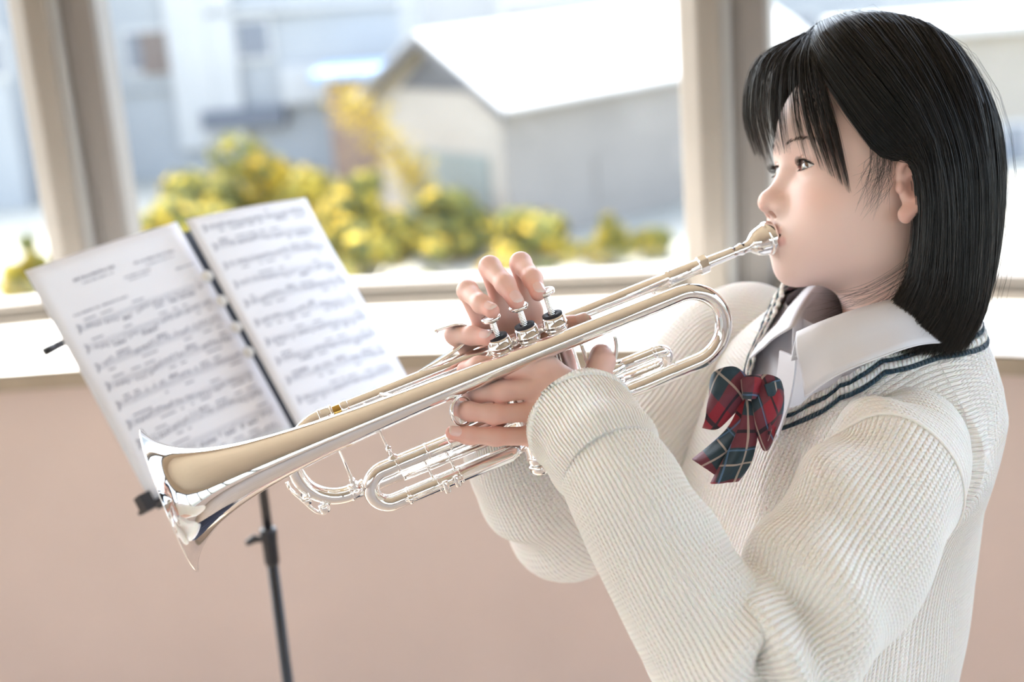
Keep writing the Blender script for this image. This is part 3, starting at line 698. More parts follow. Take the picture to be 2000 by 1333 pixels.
# ledge under the sheets with its end clip
MB().hexa([dk(x, .299, e) for x, e in ((-.004, .008), (.34, .008), (.34, -.03), (-.004, -.03))] + [dk(x, .303, e) for x, e in ((-.004, .008), (.34, .008), (.34, -.03), (-.004, -.03))]).build('ledge', M_BLACK, stand)
MB().hexa([dk(x, y, -.004) for x, y in ((-.014, .286), (.000, .286), (.000, .306), (-.014, .306))] + [dk(x, y, .012) for x, y in ((-.014, .286), (.000, .286), (.000, .306), (-.014, .306))]).build('ledge_clip', M_BLACK, stand)
# black folder spine between the sheets with four pale round studs
folder = tag(empty('folder', cw(cL + hL * .113 + wL * .15)), 'narrow black folder spine with pale round studs between the two music sheets', 'folder')
def fs_(a, v, e): return cw(tlL + hL * (.21 + a) + wL * (v * .297) + nL * e)
MB().hexa([fs_(a, v, -.010) for a, v in ((-.012, .05), (.028, .05), (.028, .99), (-.012, .99))] + [fs_(a, v, -.004) for a, v in ((-.012, .05), (.028, .05), (.028, .99), (-.012, .99))]).build('spine', M_FILE, folder)
for px, py in ((405, 540), (433, 588), (461, 640), (485, 689)):
    r = RC.T @ ray(px, py); p0 = tlL + hL * .215 + nL * .003; t = (p0 @ nL) / (r @ nL); q = cw(r * t)
    V, F = lathe(q, RC @ nL, [(-.008, .0072), (.002, .0070), (.004, .0048), (.0048, .002), (.005, .0001)], 18); MB().add(V, F).build('stud', M_CLEAR, folder, True)
# ================================================================== solid modelling with distance fields
import openvdb
def s_ell(p, c, r):
    q = (p - np.asarray(c)) / np.asarray(r); k0 = np.sqrt((q * q).sum(1)); k1 = np.sqrt(((q / np.asarray(r)) ** 2).sum(1)) + 1e-9
    return k0 * (k0 - 1.0) / k1
def s_sph(p, c, r): return np.sqrt(((p - np.asarray(c)) ** 2).sum(1)) - r
def s_cone(p, a, b, ra, rb):
    a = np.asarray(a, float); b = np.asarray(b, float); ab = b - a
    t = np.clip(((p - a) @ ab) / (ab @ ab), 0, 1)
    return np.sqrt(((p - a - t[:, None] * ab) ** 2).sum(1)) - (ra + (rb - ra) * t)
def smin(a, b, k):
    h = np.maximum(k - np.abs(a - b), 0) / k; return np.minimum(a, b) - h * h * k * .25
def smax(a, b, k): return -smin(-a, -b, k)
def s_chain(p, pts, rad, k=None):
    d = None
    for i in range(len(pts) - 1):
        e = s_cone(p, pts[i], pts[i + 1], rad[i], rad[i + 1]); d = e if d is None else (np.minimum(d, e) if not k else smin(d, e, k))
    return d
def mesh_sdf(fn, lo, hi, h, project=2):
    """surface of fn(points) = 0 between the corners lo and hi at voxel size h"""
    lo = np.asarray(lo, float); hi = np.asarray(hi, float); B = 4
    nb = np.ceil((hi - lo) / (h * B)).astype(int)
    gx = [lo[i] + (np.arange(nb[i]) + .5) * h * B for i in range(3)]
    C = np.stack(np.meshgrid(*gx, indexing='ij'), -1).reshape(-1, 3)
    dc = fn(C).reshape(nb)
    near = np.abs(dc) < h * B * 1.45
    near_f = np.repeat(np.repeat(np.repeat(near, B, 0), B, 1), B, 2)
    vol = np.repeat(np.repeat(np.repeat(np.where(dc < 0, -3 * h, 3 * h), B, 0), B, 1), B, 2).astype(np.float32)
    idx = np.argwhere(near_f)
    pts = lo + (idx + .5) * h
    out = np.empty(len(pts))
    for s in range(0, len(pts), 400000): out[s:s + 400000] = fn(pts[s:s + 400000])
    vol[idx[:, 0], idx[:, 1], idx[:, 2]] = np.clip(out, -3 * h, 3 * h)
    g = openvdb.FloatGrid(3 * h); g.copyFromArray(vol)
    V, Q = g.convertToQuads(isovalue=0.0)
    V = lo + (np.asarray(V, float) + .5) * h
    e = h * .5
    def grad(V):
        G = np.empty_like(V)
        for a in range(3):
            o = np.zeros(3); o[a] = e; G[:, a] = fn(V + o) - fn(V - o)
        return G / (2 * e)
    for _ in range(project):
        G = grad(V); L2 = (G * G).sum(1) + 1e-6
        st = (fn(V) / np.maximum(L2, .15))[:, None] * G
        ln = np.linalg.norm(st, axis=1); V = V - st * np.minimum(1, h / np.maximum(ln, 1e-9))[:, None]
    Q = np.asarray(Q)
    a, b, c = V[Q[:, 0]], V[Q[:, 1]], V[Q[:, 2]]
    fn_ = np.cross(b - a, c - a); cen = V[Q].mean(1); o = cen + fn_ / (np.linalg.norm(fn_, axis=1)[:, None] + 1e-12) * h * .3
    if np.mean((fn(o) > fn(cen)).astype(float)) < .5: Q = Q[:, ::-1]
    return V, Q
# ================================================================== head (own axes: x to her left, y forward, z up, eye level at z = 0)
EYE_C = np.array([.0305, .0632, .0]); EYE_R = .0134
def lid_up(x): return .0054 * np.maximum(0, 1 - ((x - .0304) / .0131) ** 2) + .0006 + .00035 * (x - .03) / .015
def lid_lo(x): return -.0041 * np.maximum(0, 1 - ((x - .0308) / .0131) ** 2) + .0003
UL = [(0, .0875, -.0582), (.006, .0873, -.0578), (.015, .0850, -.0596), (.0255, .0765, -.0630)]; ULR = [.0040, .0046, .0038, .0014]
LL = [(0, .0865, -.0688), (.009, .0855, -.0685), (.018, .0822, -.0672), (.0255, .0765, -.0642)]; LLR = [.0056, .0056, .0054, .0022]
SEAM = [(0, .0930, -.0632), (.010, .0908, -.0633), (.019, .0845, -.0634), (.0280, .0755, -.0640)]
def ear_sdf(p):
    c = [(.0740, .003, -.011), (.0770, .0045, .002), (.0810, -.003, .0105), (.0850, -.015, .0100), (.0880, -.0245, .001), (.0875, -.0255, -.012), (.0840, -.0190, -.0260), (.0800, -.010, -.0365)]
    c = catmull(c, 3); d = s_chain(p, c, np.interp(np.arange(len(c)) / 3, range(8), [.0022, .0030, .0034, .0034, .0034, .0032, .0030, .0036]), .003)
    q = p.copy(); q = q - np.array([.0795, -.0105, -.013]); ca, sa = math.cos(.42), math.sin(.42)
    q = np.stack([ca * q[:, 0] + sa * q[:, 1], -sa * q[:, 0] + ca * q[:, 1], q[:, 2]], 1)
    fl = s_ell(q, (0, 0, 0), (.0042, .0150, .0235))
    d = smin(d, fl, .004)
    d = smin(d, s_ell(p, (.0775, -.0040, -.0400), (.0048, .0075, .0080)), .005)     # lobe
    d = smax(d, -s_ell(p, (.0850, -.0060, -.0145), (.0080, .0078, .0110)), .003)    # concha
    d = smax(d, -s_chain(p, [(.0860, -.0080, .0035), (.0890, -.0185, .0005), (.0895, -.0200, -.012)], [.0026, .0026, .002]), .003)
    d = smin(d, s_ell(p, (.0765, .0035, -.0165), (.0036, .0036, .0052)), .003)      # tragus
    d = smin(d, s_chain(p, [(.0835, -.013, .0), (.0845, -.0165, -.012), (.0810, -.012, -.0265)], [.0022, .0024, .0024]), .003)
    return d
def head_sdf(p0):
    p = p0.copy(); p[:, 0] = np.abs(p[:, 0])
    d = s_ell(p, (0, -.014, .032), (.0745, .0910, .0880))
    d = smin(d, s_ell(p, (0, .028, .034), (.0600, .0525, .0580)), .030)
    d = smin(d, s_ell(p, (0, .020, -.028), (.0600, .0585, .0620)), .030)
    d = smin(d, s_ell(p, (0, .030, -.066), (.0440, .0455, .0360)), .030)
    d = smin(d, s_ell(p, (0, .0655, -.0925), (.0180, .0150, .0140)), .024)
    d = smin(d, s_ell(p, (.0400, .002, -.060), (.0150, .0280, .0240)), .026)
    d = smin(d, s_ell(p, (.0340, .0495, -.0400), (.0250, .0260, .0270)), .026)
    d = smin(d, s_cone(p, (0, -.028, -.055), (0, -.048, -.185), .0450, .0480), .030)
    d = smax(d, -s_ell(p, (.0275, .0960, .0010), (.0215, .0235, .0125)), .012)
    d = smin(d, s_cone(p, (.010, .0720, .0190), (.046, .0600, .0170), .0075, .0065), .018)
    d = smin(d, s_ell(p, (0, .0640, -.0620), (.0290, .0235, .0250)), .018)
    # nose
    n = s_cone(p, (0, .0690, .0060), (0, .0910, -.0275), .0070, .0082)
    n = smin(n, s_sph(p, (0, .0945, -.0325), .0096), .007)
    n = smin(n, s_ell(p, (.0108, .0860, -.0362), (.0072, .0090, .0070)), .006)
    n = smin(n, s_cone(p, (0, .0915, -.0390), (0, .0830, -.0440), .0040, .0040), .005)
    d = smin(d, n, .011)
    d = smax(d, -s_ell(p, (.0058, .0895, -.0430), (.0030, .0046, .0036)), .003)
    # lips
    d = smin(d, s_chain(p, UL, ULR, .003), .0035)
    d = smin(d, s_chain(p, LL, LLR, .003), .0035)
    d = smax(d, -s_chain(p, SEAM, [.0013, .0013, .0012, .0008]), .0030)
    d = smax(d, -s_cone(p, (0, .0950, -.0480), (0, .0955, -.0530), .0020, .0022), .006)
    # lids
    lid = s_sph(p, EYE_C, EYE_R + .0016)
    d = smin(d, lid, .0045)
    cre = s_chain(p, [(.0195, .0740, .0050), (.0250, .0765, .0085), (.0330, .0765, .0090), (.0415, .0715, .0065)], [.0004, .0006, .0006, .0003])
    d = smax(d, -cre, .0022)
    x, z = p[:, 0], p[:, 2]
    op = np.maximum(z - lid_up(x), lid_lo(x) - z); op = np.maximum(op, .060 - p[:, 1]); op = np.maximum(op, np.abs(x - .0306) - .0130)
    d = smax(d, -op, .0012)
    d = smax(d, -s_sph(p, EYE_C, EYE_R + .0002), .0008)
    d = smin(d, ear_sdf(p), .004)
    return d
SKIN = np.array([0.865, 0.635, 0.56])
def head_color(p0):
    p = p0.copy(); p[:, 0] = np.abs(p[:, 0])
    c = np.tile(SKIN, (len(p), 1))
    def blend(col, w): 
        nonlocal c
        c = c * (1 - w[:, None]) + np.asarray(col) * w[:, None]
    blend((0.80, 0.43, 0.36), .45 * np.exp(-(((p - [.040, .060, -.030]) / [.020, .03, .016]) ** 2).sum(1)))     # cheeks
    blend((0.80, 0.42, 0.34), .45 * np.exp(-(((p - [0, .101, -.035]) / [.012, .012, .010]) ** 2).sum(1)))       # nose tip
    blend((0.80, 0.40, 0.32), .55 * smoothstep(.073, .082, p[:, 0]) * (p[:, 2] > -.05) * (p[:, 1] < .02))         # ears
    blend((0.72, 0.42, 0.34), .5 * np.exp(-(((p - [.030, .075, .001]) / [.017, .012, .0085]) ** 2).sum(1)))      # lids
    blend((0.62, 0.24, 0.18), .6 * np.exp(-(((p - [.081, -.006, -.0145]) / [.007, .007, .009]) ** 2).sum(1)))       # inside the ear
    lu = s_chain(p, UL, ULR); ll = s_chain(p, LL, LLR)
    blend((0.60, 0.20, 0.19), .85 * smoothstep(.0016, .0002, np.minimum(lu - .0002, ll)))
    blend((0.25, 0.05, 0.05), .8 * smoothstep(.0030, .0014, s_chain(p, SEAM, [0, 0, 0, 0])) * (p[:, 1] > .07))
    blend((0.10, 0.05, 0.045), .9 * smoothstep(.0011, .0003, np.abs(p[:, 2] - lid_up(p[:, 0]) - .0003)) * (p[:, 1] > .058) * (np.abs(p[:, 0] - .0306) < .0134))
    blend((0.50, 0.22, 0.20), .6 * smoothstep(.0008, .0002, np.abs(p[:, 2] - lid_lo(p[:, 0]))) * (p[:, 1] > .058) * (np.abs(p[:, 0] - .0306) < .0134))
    return c
# ================================================================== the player
HB = np.array([[0, -1, 0], [0, 0, -1], [-1, 0, 0]], float)
def _rot(y, p, r):
    cy, sy, cp, sp, cr, sr = math.cos(y), math.sin(y), math.cos(p), math.sin(p), math.cos(r), math.sin(r)
    return np.array([[cy, -sy, 0], [sy, cy, 0], [0, 0, 1]]) @ np.array([[1, 0, 0], [0, cp, -sp], [0, sp, cp]]) @ np.array([[cr, 0, sr], [0, 1, 0], [-sr, 0, cr]])
HS = 0.98
HR = RC @ HB @ _rot(math.radians(-12.0), math.radians(4.0), math.radians(1.2))      # head axes in the world
HT = cw((.3242, -.1504, 1.3043))
def H(p):                                                                           # head space -> world
    return HT + HS * (np.asarray(p, float) @ HR.T)
def HI(w): return ((np.asarray(w, float) - HT) @ HR) / HS
M_SKIN = mat('skin', SKIN, 0.48, attr='tint', sss=0.16, sss_scale=0.006, sss_r=(1.0, 0.42, 0.28), spec=0.35)
person = tag(empty('person', (0.30, 1.25, 0.0)), 'young person in a cream knit sweater and plaid bow playing a silver trumpet', 'person')

# ------------------------------------------------------------------ hands
def TP(px, py, n): return T(*TI(px, py, n))
class Hand:
    def __init__(s): s.f = []; s.palm = []; s.nails = []
    def finger(s, pts, rad, dorsal, k=.004): s.f.append((np.array(pts), rad, np.asarray(dorsal, float)))
    def sdf(s, p):
        d = None
        for pts, rad, _ in s.f:
            e = s_chain(p, pts, rad, .005)
            d = e if d is None else smin(d, e, .0012)
        q = None
        for a, b, ra, rb in s.palm:
            e = s_cone(p, a, b, ra, rb); q = e if q is None else smin(q, e, .014)
        return smin(d, q, .007)
    def color(s, p):
        c = np.tile(SKIN * [.98, .90, .88], (len(p), 1))
        for pts, rad, do in s.f:
            w = np.exp(-(np.linalg.norm(p - pts[-1], axis=1) / .012) ** 2) * .70
            for j in pts[1:-1]: w = np.maximum(w, np.exp(-(np.linalg.norm(p - j, axis=1) / .009) ** 2) * .50)
            c = c * (1 - w[:, None]) + np.array([.80, .33, .27]) * w[:, None]
        return c
def nail(pts, rad, dorsal, wd=.0050, ln=.0105, roll=0.0):
    tip, pre = pts[-1], pts[-2]; ax = nrm(tip - pre); do = nrm(dorsal - (dorsal @ ax) * ax); sd = np.cross(ax, do)
    r = rad[-1] + (rad[-2] - rad[-1]) * .25
    V = []; nu, nv = 8, 7
    for j in range(nv + 1):
        t = j / nv; x = -ln * .55 + ln * t
        wv_ = wd * (0.92 + .10 * math.sin(PI * t)) * (1.0 if t < .8 else 1 - .5 * ((t - .8) / .2) ** 2) * (math.sqrt(min(1, t * 5 + .15)))
        for i in range(nu + 1):
            a = (i / nu * 2 - 1) * wv_ / r
            hgt = (r + .00035) if t < .75 else (r + .00035) * (1 - .18 * ((t - .75) / .25) ** 2)
            hgt *= (1.0 if x < 0 else math.sqrt(max(0.0, 1 - (x / (r * 1.9)) ** 2)))
            V.append(tip + ax * x + do * hgt * math.cos(a) + sd * hgt * math.sin(a))
    F = [[j * (nu + 1) + i, j * (nu + 1) + i + 1, (j + 1) * (nu + 1) + i + 1, (j + 1) * (nu + 1) + i] for j in range(nv) for i in range(nu)]
    t_ = np.repeat(np.linspace(0, 1, nv + 1), nu + 1)
    col = np.array([.86, .58, .54]) * (1 - smoothstep(.82, .92, t_))[:, None] + np.array([.86, .76, .70]) * smoothstep(.82, .92, t_)[:, None]
    V = np.array(V); return V, F, col
M_NAIL = mat('fingernail', (.85, .55, .5), 0.22, attr='tint', coat=0.3)

toC = nrm(CAM - T(.25, 0, 0))
# right hand: behind the valves, finger tips on the buttons
rh = Hand()
def fr(L): return [TP(*q) for q in L]
idx = fr([(1036, 610, -.058), (1017, 514, -.046), (1040, 545, -.016), (1051, 573, .001)])
mdl = fr([(990, 618, -.058), (957, 522, -.044), (987, 556, -.014), (1008, 590, .003)])
rng = fr([(948, 640, -.056), (913, 568, -.040), (940, 594, -.008), (961, 608, .008)])
pky = fr([(925, 690, -.054), (889, 654, -.040), (922, 656, -.020), (955, 661, -.002)])
rth = fr([(1030, 730, -.040), (1070, 672, -.022), (1110, 640, -.012), (1140, 630, -.008)])
for f_, r_ in ((idx, [.0098, .0090, .0080, .0068]), (mdl, [.0100, .0092, .0082, .0070]), (rng, [.0096, .0086, .0076, .0064]), (pky, [.0092, .0086, .0078, .0066]), (rth, [.0115, .0105, .0095, .0080])):
    rh.finger(f_, r_, nrm(f_[3] - f_[0]) + toC * .35 - TA * .35)
rw = TP(985, 800, -.050)
for f_, rr in ((idx, .0110), (mdl, .0115), (rng, .0110), (pky, .0100)): rh.palm.append((rw + (f_[0] - (idx[0] + pky[0]) / 2) * .45, f_[0], .0150, rr))
rh.palm.append((rw, rth[0], .016, .012))
rh.palm.append((rw, rw + nrm(P(1010, 930, 1.34) - rw) * .09, .0190, .0200))
# left hand: on the near side, fingers along the valves
lh = Hand()
lix = fr([(1066, 722, .024), (990, 716, .020), (935, 716, .012), (908, 722, .000)])
lmd = fr([(1062, 756, .028), (978, 765, .028), (930, 769, .018), (912, 774, .004)])
lrg = fr([(1056, 803, .030), (965, 810, .036), (915, 804, .034), (893, 798, .022)])
lpk = fr([(1052, 852, .032), (968, 853, .038), (915, 851, .040), (884, 846, .040)])
lth = fr([(1140, 772, .032), (1166, 735, .026), (1176, 706, .020), (1173, 692, .014)])
for f_, r_, do in ((lix, [.0100, .0092, .0082, .0070], toC), (lmd, [.0096, .0089, .0082, .0072], toC), (lrg, [.0086, .0080, .0076, .0066], toC + TU * .3), (lpk, [.0084, .0077, .0070, .0060], toC * .9 + TU * .8 + TA * .3), (lth, [.0130, .0112, .0108, .0090], TA * -1.0 + toC * .3)):
    lh.finger(f_, r_, do)
lw = TP(1128, 826, .044)
for f_, rr in ((lix, .0095), (lmd, .0115), (lrg, .0118), (lpk, .0105)): lh.palm.append((lw + (f_[0] - (lix[0] + lpk[0]) / 2) * .55, f_[0], .0150, rr))
lh.palm.append((lw, lth[0], .016, .0135)); lh.palm.append((lth[0], lix[0], .0110, .0085))
lh.palm.append((lw, lw + nrm(P(1290, 1060, 1.09) - lw) * .10, .0190, .0205))

# ------------------------------------------------------------------ body: head, hands and the rest in one mesh
BL = nrm([.361, -.932, 0]); BF = np.array([-.932, -.361, 0.0]); BC = np.array([.280, 1.252, 0.0])
def Bd(l, f, z): return BC + BL * l + BF * f + np.array([0, 0, z])
sh_l, sh_r = P(1760, 880, 1.215), P(1445, 760, 1.455)
el_l, el_r = P(1475, 1290, 1.080), P(1105, 1000, 1.40)
def core_sdf(p):
    nk = H((0, -.046, -.170))
    d = s_cone(p, nk, Bd(0, -.06, 1.16), .045, .085)
    d = smin(d, s_ell((p - Bd(0, -.045, 1.12)) @ np.array([BL, BF, [0, 0, 1]]).T, (0, 0, 0), (.120, .080, .12)), .04)
    d = smin(d, s_ell((p - Bd(0, -.02, .92)) @ np.array([BL, BF, [0, 0, 1]]).T, (0, 0, 0), (.115, .085, .14)), .05)
    for s_, e_, w_ in ((sh_l, el_l, lw), (sh_r, el_r, rw)):
        d = smin(d, s_cone(p, s_, e_, .038, .026), .02); d = smin(d, s_cone(p, e_, w_, .022, .019), .006)
    for sx in (-1, 1):
        kn = Bd(.085 * sx, .0, .46); d = smin(d, s_cone(p, Bd(.08 * sx, -.02, .82), kn, .080, .050), .03)
        d = smin(d, s_cone(p, kn, Bd(.085 * sx, -.03, .10), .047, .033), .02)
        d = smin(d, s_cone(p, Bd(.085 * sx, -.03, .07), Bd(.09 * sx, .10, .05), .034, .026), .02)
    return d
parts_v, parts_q, parts_c, off = [], [], [], 0
def add_part(V, Q, c):
    global off
    parts_v.append(V); parts_q.append(Q + off); parts_c.append(c); off += len(V)
hv_, hq_ = mesh_sdf(head_sdf, (-.1, -.12, -.19), (.1, .125, .13), .0013)
add_part(H(hv_), hq_, head_color(hv_))
for hd in (rh, lh):
    A = np.concatenate([f_[0] for f_ in hd.f] + [np.array([q[0], q[1]]) for q in hd.palm])
    V, Q = mesh_sdf(hd.sdf, A.min(0) - .03, A.max(0) + .03, .0012); add_part(V, Q, hd.color(V))
V, Q = mesh_sdf(core_sdf, (-.10, .80, .0), (.55, 1.60, 1.42), .009, 1); add_part(V, Q, np.tile(SKIN, (len(V), 1)))
body = mesh_np('body', np.concatenate(parts_v), np.concatenate(parts_q), M_SKIN, person, True, colors=np.concatenate(parts_c))
for hd in (rh, lh):
    for i, (pts, rad, do) in enumerate(hd.f):
        if hd is lh and i in (0, 1, 2): continue
        V, F, c = nail(pts, rad, do, wd=rad[-1] * .80, ln=rad[-1] * 1.75)
        mesh_np('fingernail', V, F, M_NAIL, person, True, colors=c)

# ------------------------------------------------------------------ eyes, lashes, brows
M_EYE = mat('eyeball', (.9, .9, .9), 0.06, attr='tint', coat=1.0)
gaze = nrm(np.array([0.22, 1.0, -0.08]))
for sx in (-1, 1):
    c = EYE_C * [sx, 1, 1]; n_t, n_p = 40, 40
    ax = gaze; e1 = nrm(np.cross(ax, [0, 0, 1])); e2 = np.cross(e1, ax); V = []; colr = []
    for j in range(n_t + 1):
        th = PI * (j / n_t) ** 1.3
        for i in range(n_p):
            ph = 2 * PI * i / n_p; d = ax * math.cos(th) + (e1 * math.cos(ph) + e2 * math.sin(ph)) * math.sin(th)
            rr = EYE_R * (1 + .030 * max(0, 1 - (th / .50) ** 2)); V.append(c + d * rr)
            x = th * EYE_R
            if x < .0022: q = (.006, .005, .005)
            elif x < .0059: f_ = (x - .0022) / .0037; q = np.array([.15, .070, .036]) * (1 - f_ ** 3) * (0.8 + .4 * math.sin(ph * 17) ** 2) + np.array([.02, .012, .01]) * f_ ** 3
            else: q = np.array([.80, .77, .76])
            colr.append(q)
    F = [[j * n_p + i, j * n_p + (i + 1) % n_p, (j + 1) * n_p + (i + 1) % n_p, (j + 1) * n_p + i] for j in range(n_t) for i in range(n_p)]
    mesh_np('eye', H(np.array(V)), F, M_EYE, person, True, colors=np.array(colr))
M_LASH = mat('lash_black', (.012, .009, .008), .6)
def hair_tri(mb, a, b, c, w):           # thin tapering curved hair from a over b to c
    p = catmull([a, b, c], 3); k = len(p); t, N, B = frames(p)
    for i in range(k - 1):
        w0, w1 = w * (1 - i / (k - 1)), w * (1 - (i + 1) / (k - 1)) * .98 + w * .02
        mb.add([p[i] + N[i] * w0, p[i] + B[i] * w0, p[i] - (N[i] + B[i]) * w0 * .7, p[i + 1] + N[i + 1] * w1, p[i + 1] + B[i + 1] * w1, p[i + 1] - (N[i + 1] + B[i + 1]) * w1 * .7],
               [[0, 1, 4, 3], [1, 2, 5, 4], [2, 0, 3, 5]])
for sx in (-1, 1):
    rg = random.Random(9 + sx); mb = MB()
    for i in range(70):
        x = .0180 + .0255 * i / 69 + rg.uniform(-.0003, .0003); z = float(lid_up(np.array([x]))[0])
        y = EYE_C[1] + math.sqrt(max(1e-6, (EYE_R + .0014) ** 2 - (x - EYE_C[0]) ** 2 - z * z)); f_ = i / 69
        ln = .0050 + .0028 * f_; o = (x - .030) * .22
        hair_tri(mb, H((sx * x, y, z)), H((sx * (x + o * .6), y + ln * .62, z - .0004)), H((sx * (x + o * 1.3), y + ln, z + ln * .38)), .00020)
    for i in range(34):
        x = .0200 + .0215 * i / 33; z = float(lid_lo(np.array([x]))[0]); y = EYE_C[1] + math.sqrt(max(1e-6, (EYE_R + .0012) ** 2 - (x - EYE_C[0]) ** 2 - z * z))
        hair_tri(mb, H((sx * x, y, z)), H((sx * x, y + .0015, z - .0006)), H((sx * (x + (x - .03) * .1), y + .0024, z - .0020)), .00010)
    mb.build('eyelashes', M_LASH, person)
    mb = MB()
    for i in range(170):
        f_ = rg.random(); x = .013 + .036 * f_; zc_ = .0205 + .0045 * math.sin(f_ * 2.3) - .003 * f_ ** 3 + rg.gauss(0, .0013 * (1 - .5 * f_))
        # foot on the skin: march the field
        q = np.array([[sx * x, .10, zc_]])
        for _ in range(12): q[:, 1] -= head_sdf(q) * .8
        a = q[0]; dx = .0055 * (1 - .3 * f_)
        hair_tri(mb, H(a), H(a + [sx * dx * .5, .0004 - .10 * dx * f_, .0012]), H(a + [sx * dx, -.0022 * f_ - .0003, .0014 - .002 * f_]), .00010)
    mb.build('eyebrow', M_LASH, person)
# ================================================================== clothes
def knit_mat(name, color, rib_depth=.0016, stitch=.50):
    mt = bpy.data.materials.new(name); mt.use_nodes = True; N, L = mt.node_tree.nodes, mt.node_tree.links; b = N['Principled BSDF']
    b.inputs['Base Color'].default_value = (*color, 1); b.inputs['Roughness'].default_value = .85; b.inputs['Sheen Weight'].default_value = .25; b.inputs['Sheen Roughness'].default_value = .5
    b.inputs['Subsurface Weight'].default_value = .14; b.inputs['Subsurface Scale'].default_value = .004
    def M(op, a, c=None):
        n = N.new('ShaderNodeMath'); n.operation = op
        for i, v in enumerate((a, c)):
            if v is None: continue
            if isinstance(v, (int, float)): n.inputs[i].default_value = v
            else: L.new(v, n.inputs[i])
        return n.outputs[0]
    ar = N.new('ShaderNodeAttribute'); ar.attribute_name = 'rib'; au = N.new('ShaderNodeAttribute'); au.attribute_name = 'run'
    rib, run = ar.outputs['Fac'], au.outputs['Fac']
    cr = M('ABSOLUTE', M('SINE', M('MULTIPLY', rib, PI)))                     # one rounded wale per unit
    cr = M('POWER', cr, 0.6)
    # stitches lean left and right on either side of a wale
    fr_ = M('SUBTRACT', M('FRACT', rib), .5)
    ph = M('ADD', run, M('MULTIPLY', M('ABSOLUTE', fr_), 1.2))
    st = M('ABSOLUTE', M('SINE', M('MULTIPLY', ph, PI)))
    h = M('ADD', cr, M('MULTIPLY', st, stitch))
    tc = N.new('ShaderNodeTexCoord'); nz = N.new('ShaderNodeTexNoise'); nz.inputs['Scale'].default_value = 900; nz.inputs['Detail'].default_value = 2; L.new(tc.outputs['Object'], nz.inputs['Vector'])
    h = M('ADD', h, M('MULTIPLY', nz.outputs['Fac'], .25))
    bp = N.new('ShaderNodeBump'); bp.inputs['Strength'].default_value = .8; bp.inputs['Distance'].default_value = rib_depth
    L.new(h, bp.inputs['Height']); L.new(bp.outputs[0], b.inputs['Normal'])
    return mt
CREAM = (0.95, 0.922, 0.885)
M_KNIT = knit_mat('cream_knit', CREAM); M_CUFF = knit_mat('cream_cuff_rib', CREAM, .0020, .2)
M_NAVY = knit_mat('navy_knit', (0.012, 0.045, 0.075), .0012, .5)
M_SHIRT = mat('white_shirt', (0.72, 0.715, 0.76), 0.6, bump=.05, bscale=900)

RIBH = .0011
def rib_h(r): return RIBH * (np.abs(np.sin(PI * r)) ** .6 - .6)
def noise3(p, f, seed=0):              # cheap smooth value noise from a few sines
    rg = np.random.RandomState(seed); o = np.zeros(len(p))
    for i in range(6):
        d = rg.normal(size=3); d /= np.linalg.norm(d); o += np.sin(p @ d * f * rg.uniform(.6, 1.6) + rg.uniform(0, 6.28))
    return o / 6

# ------------------------------------------------------------------ torso of the sweater
ARM_L = [(1800, 830, 1.265, .040), (1765, 890, 1.215, .057), (1715, 975, 1.160, .063), (1625, 1115, 1.110, .065)]
SEC = np.array([  # z, centre forward, half width, half depth
    (.925, .022, .138, .116), (.945, .028, .150, .134), (.99, .030, .154, .136), (1.06, .015, .154, .130), (1.12, -.004, .154, .122), (1.17, -.020, .155, .114),
    (1.205, -.032, .155, .107), (1.230, -.042, .152, .104), (1.250, -.049, .138, .099), (1.266, -.055, .119, .095), (1.280, -.059, .100, .091), (1.292, -.062, .088, .087), (1.31, -.064, .080, .082)])
def sec(z):
    return [np.interp(z, SEC[:, 0], SEC[:, i]) for i in (1, 2, 3)]
def torso_pt(th, z, grow=0.0):         # th = 0 at the front, positive to her left
    cf, a, b = sec(z); e = .86
    c, s_ = np.cos(th), np.sin(th)
    l = (a + grow) * np.sign(s_) * np.abs(s_) ** e; f = cf + (b + grow) * np.sign(c) * np.abs(c) ** e
    zz = z - .10 * l * smoothstep(1.08, 1.24, z)           # the far shoulder is raised a little
    return BC + l[..., None] * BL + f[..., None] * BF + np.stack([0 * zz, 0 * zz, zz], -1)
def neck_top(th):                      # upper edge of the sweater: a V in front, round behind
    a = np.abs((th + PI) % (2 * PI) - PI) / PI
    near = np.interp(a, [0, .06, .20, .34, .5, .7, 1.0], [1.203, 1.222, 1.262, 1.282, 1.287, 1.282, 1.276])
    far = np.interp(a, [0, .05, .12, .22, .5, .7, 1.0], [1.205, 1.240, 1.279, 1.299, 1.295, 1.285, 1.276])
    return np.where(((th + PI) % (2 * PI) - PI) < 0, far, near)
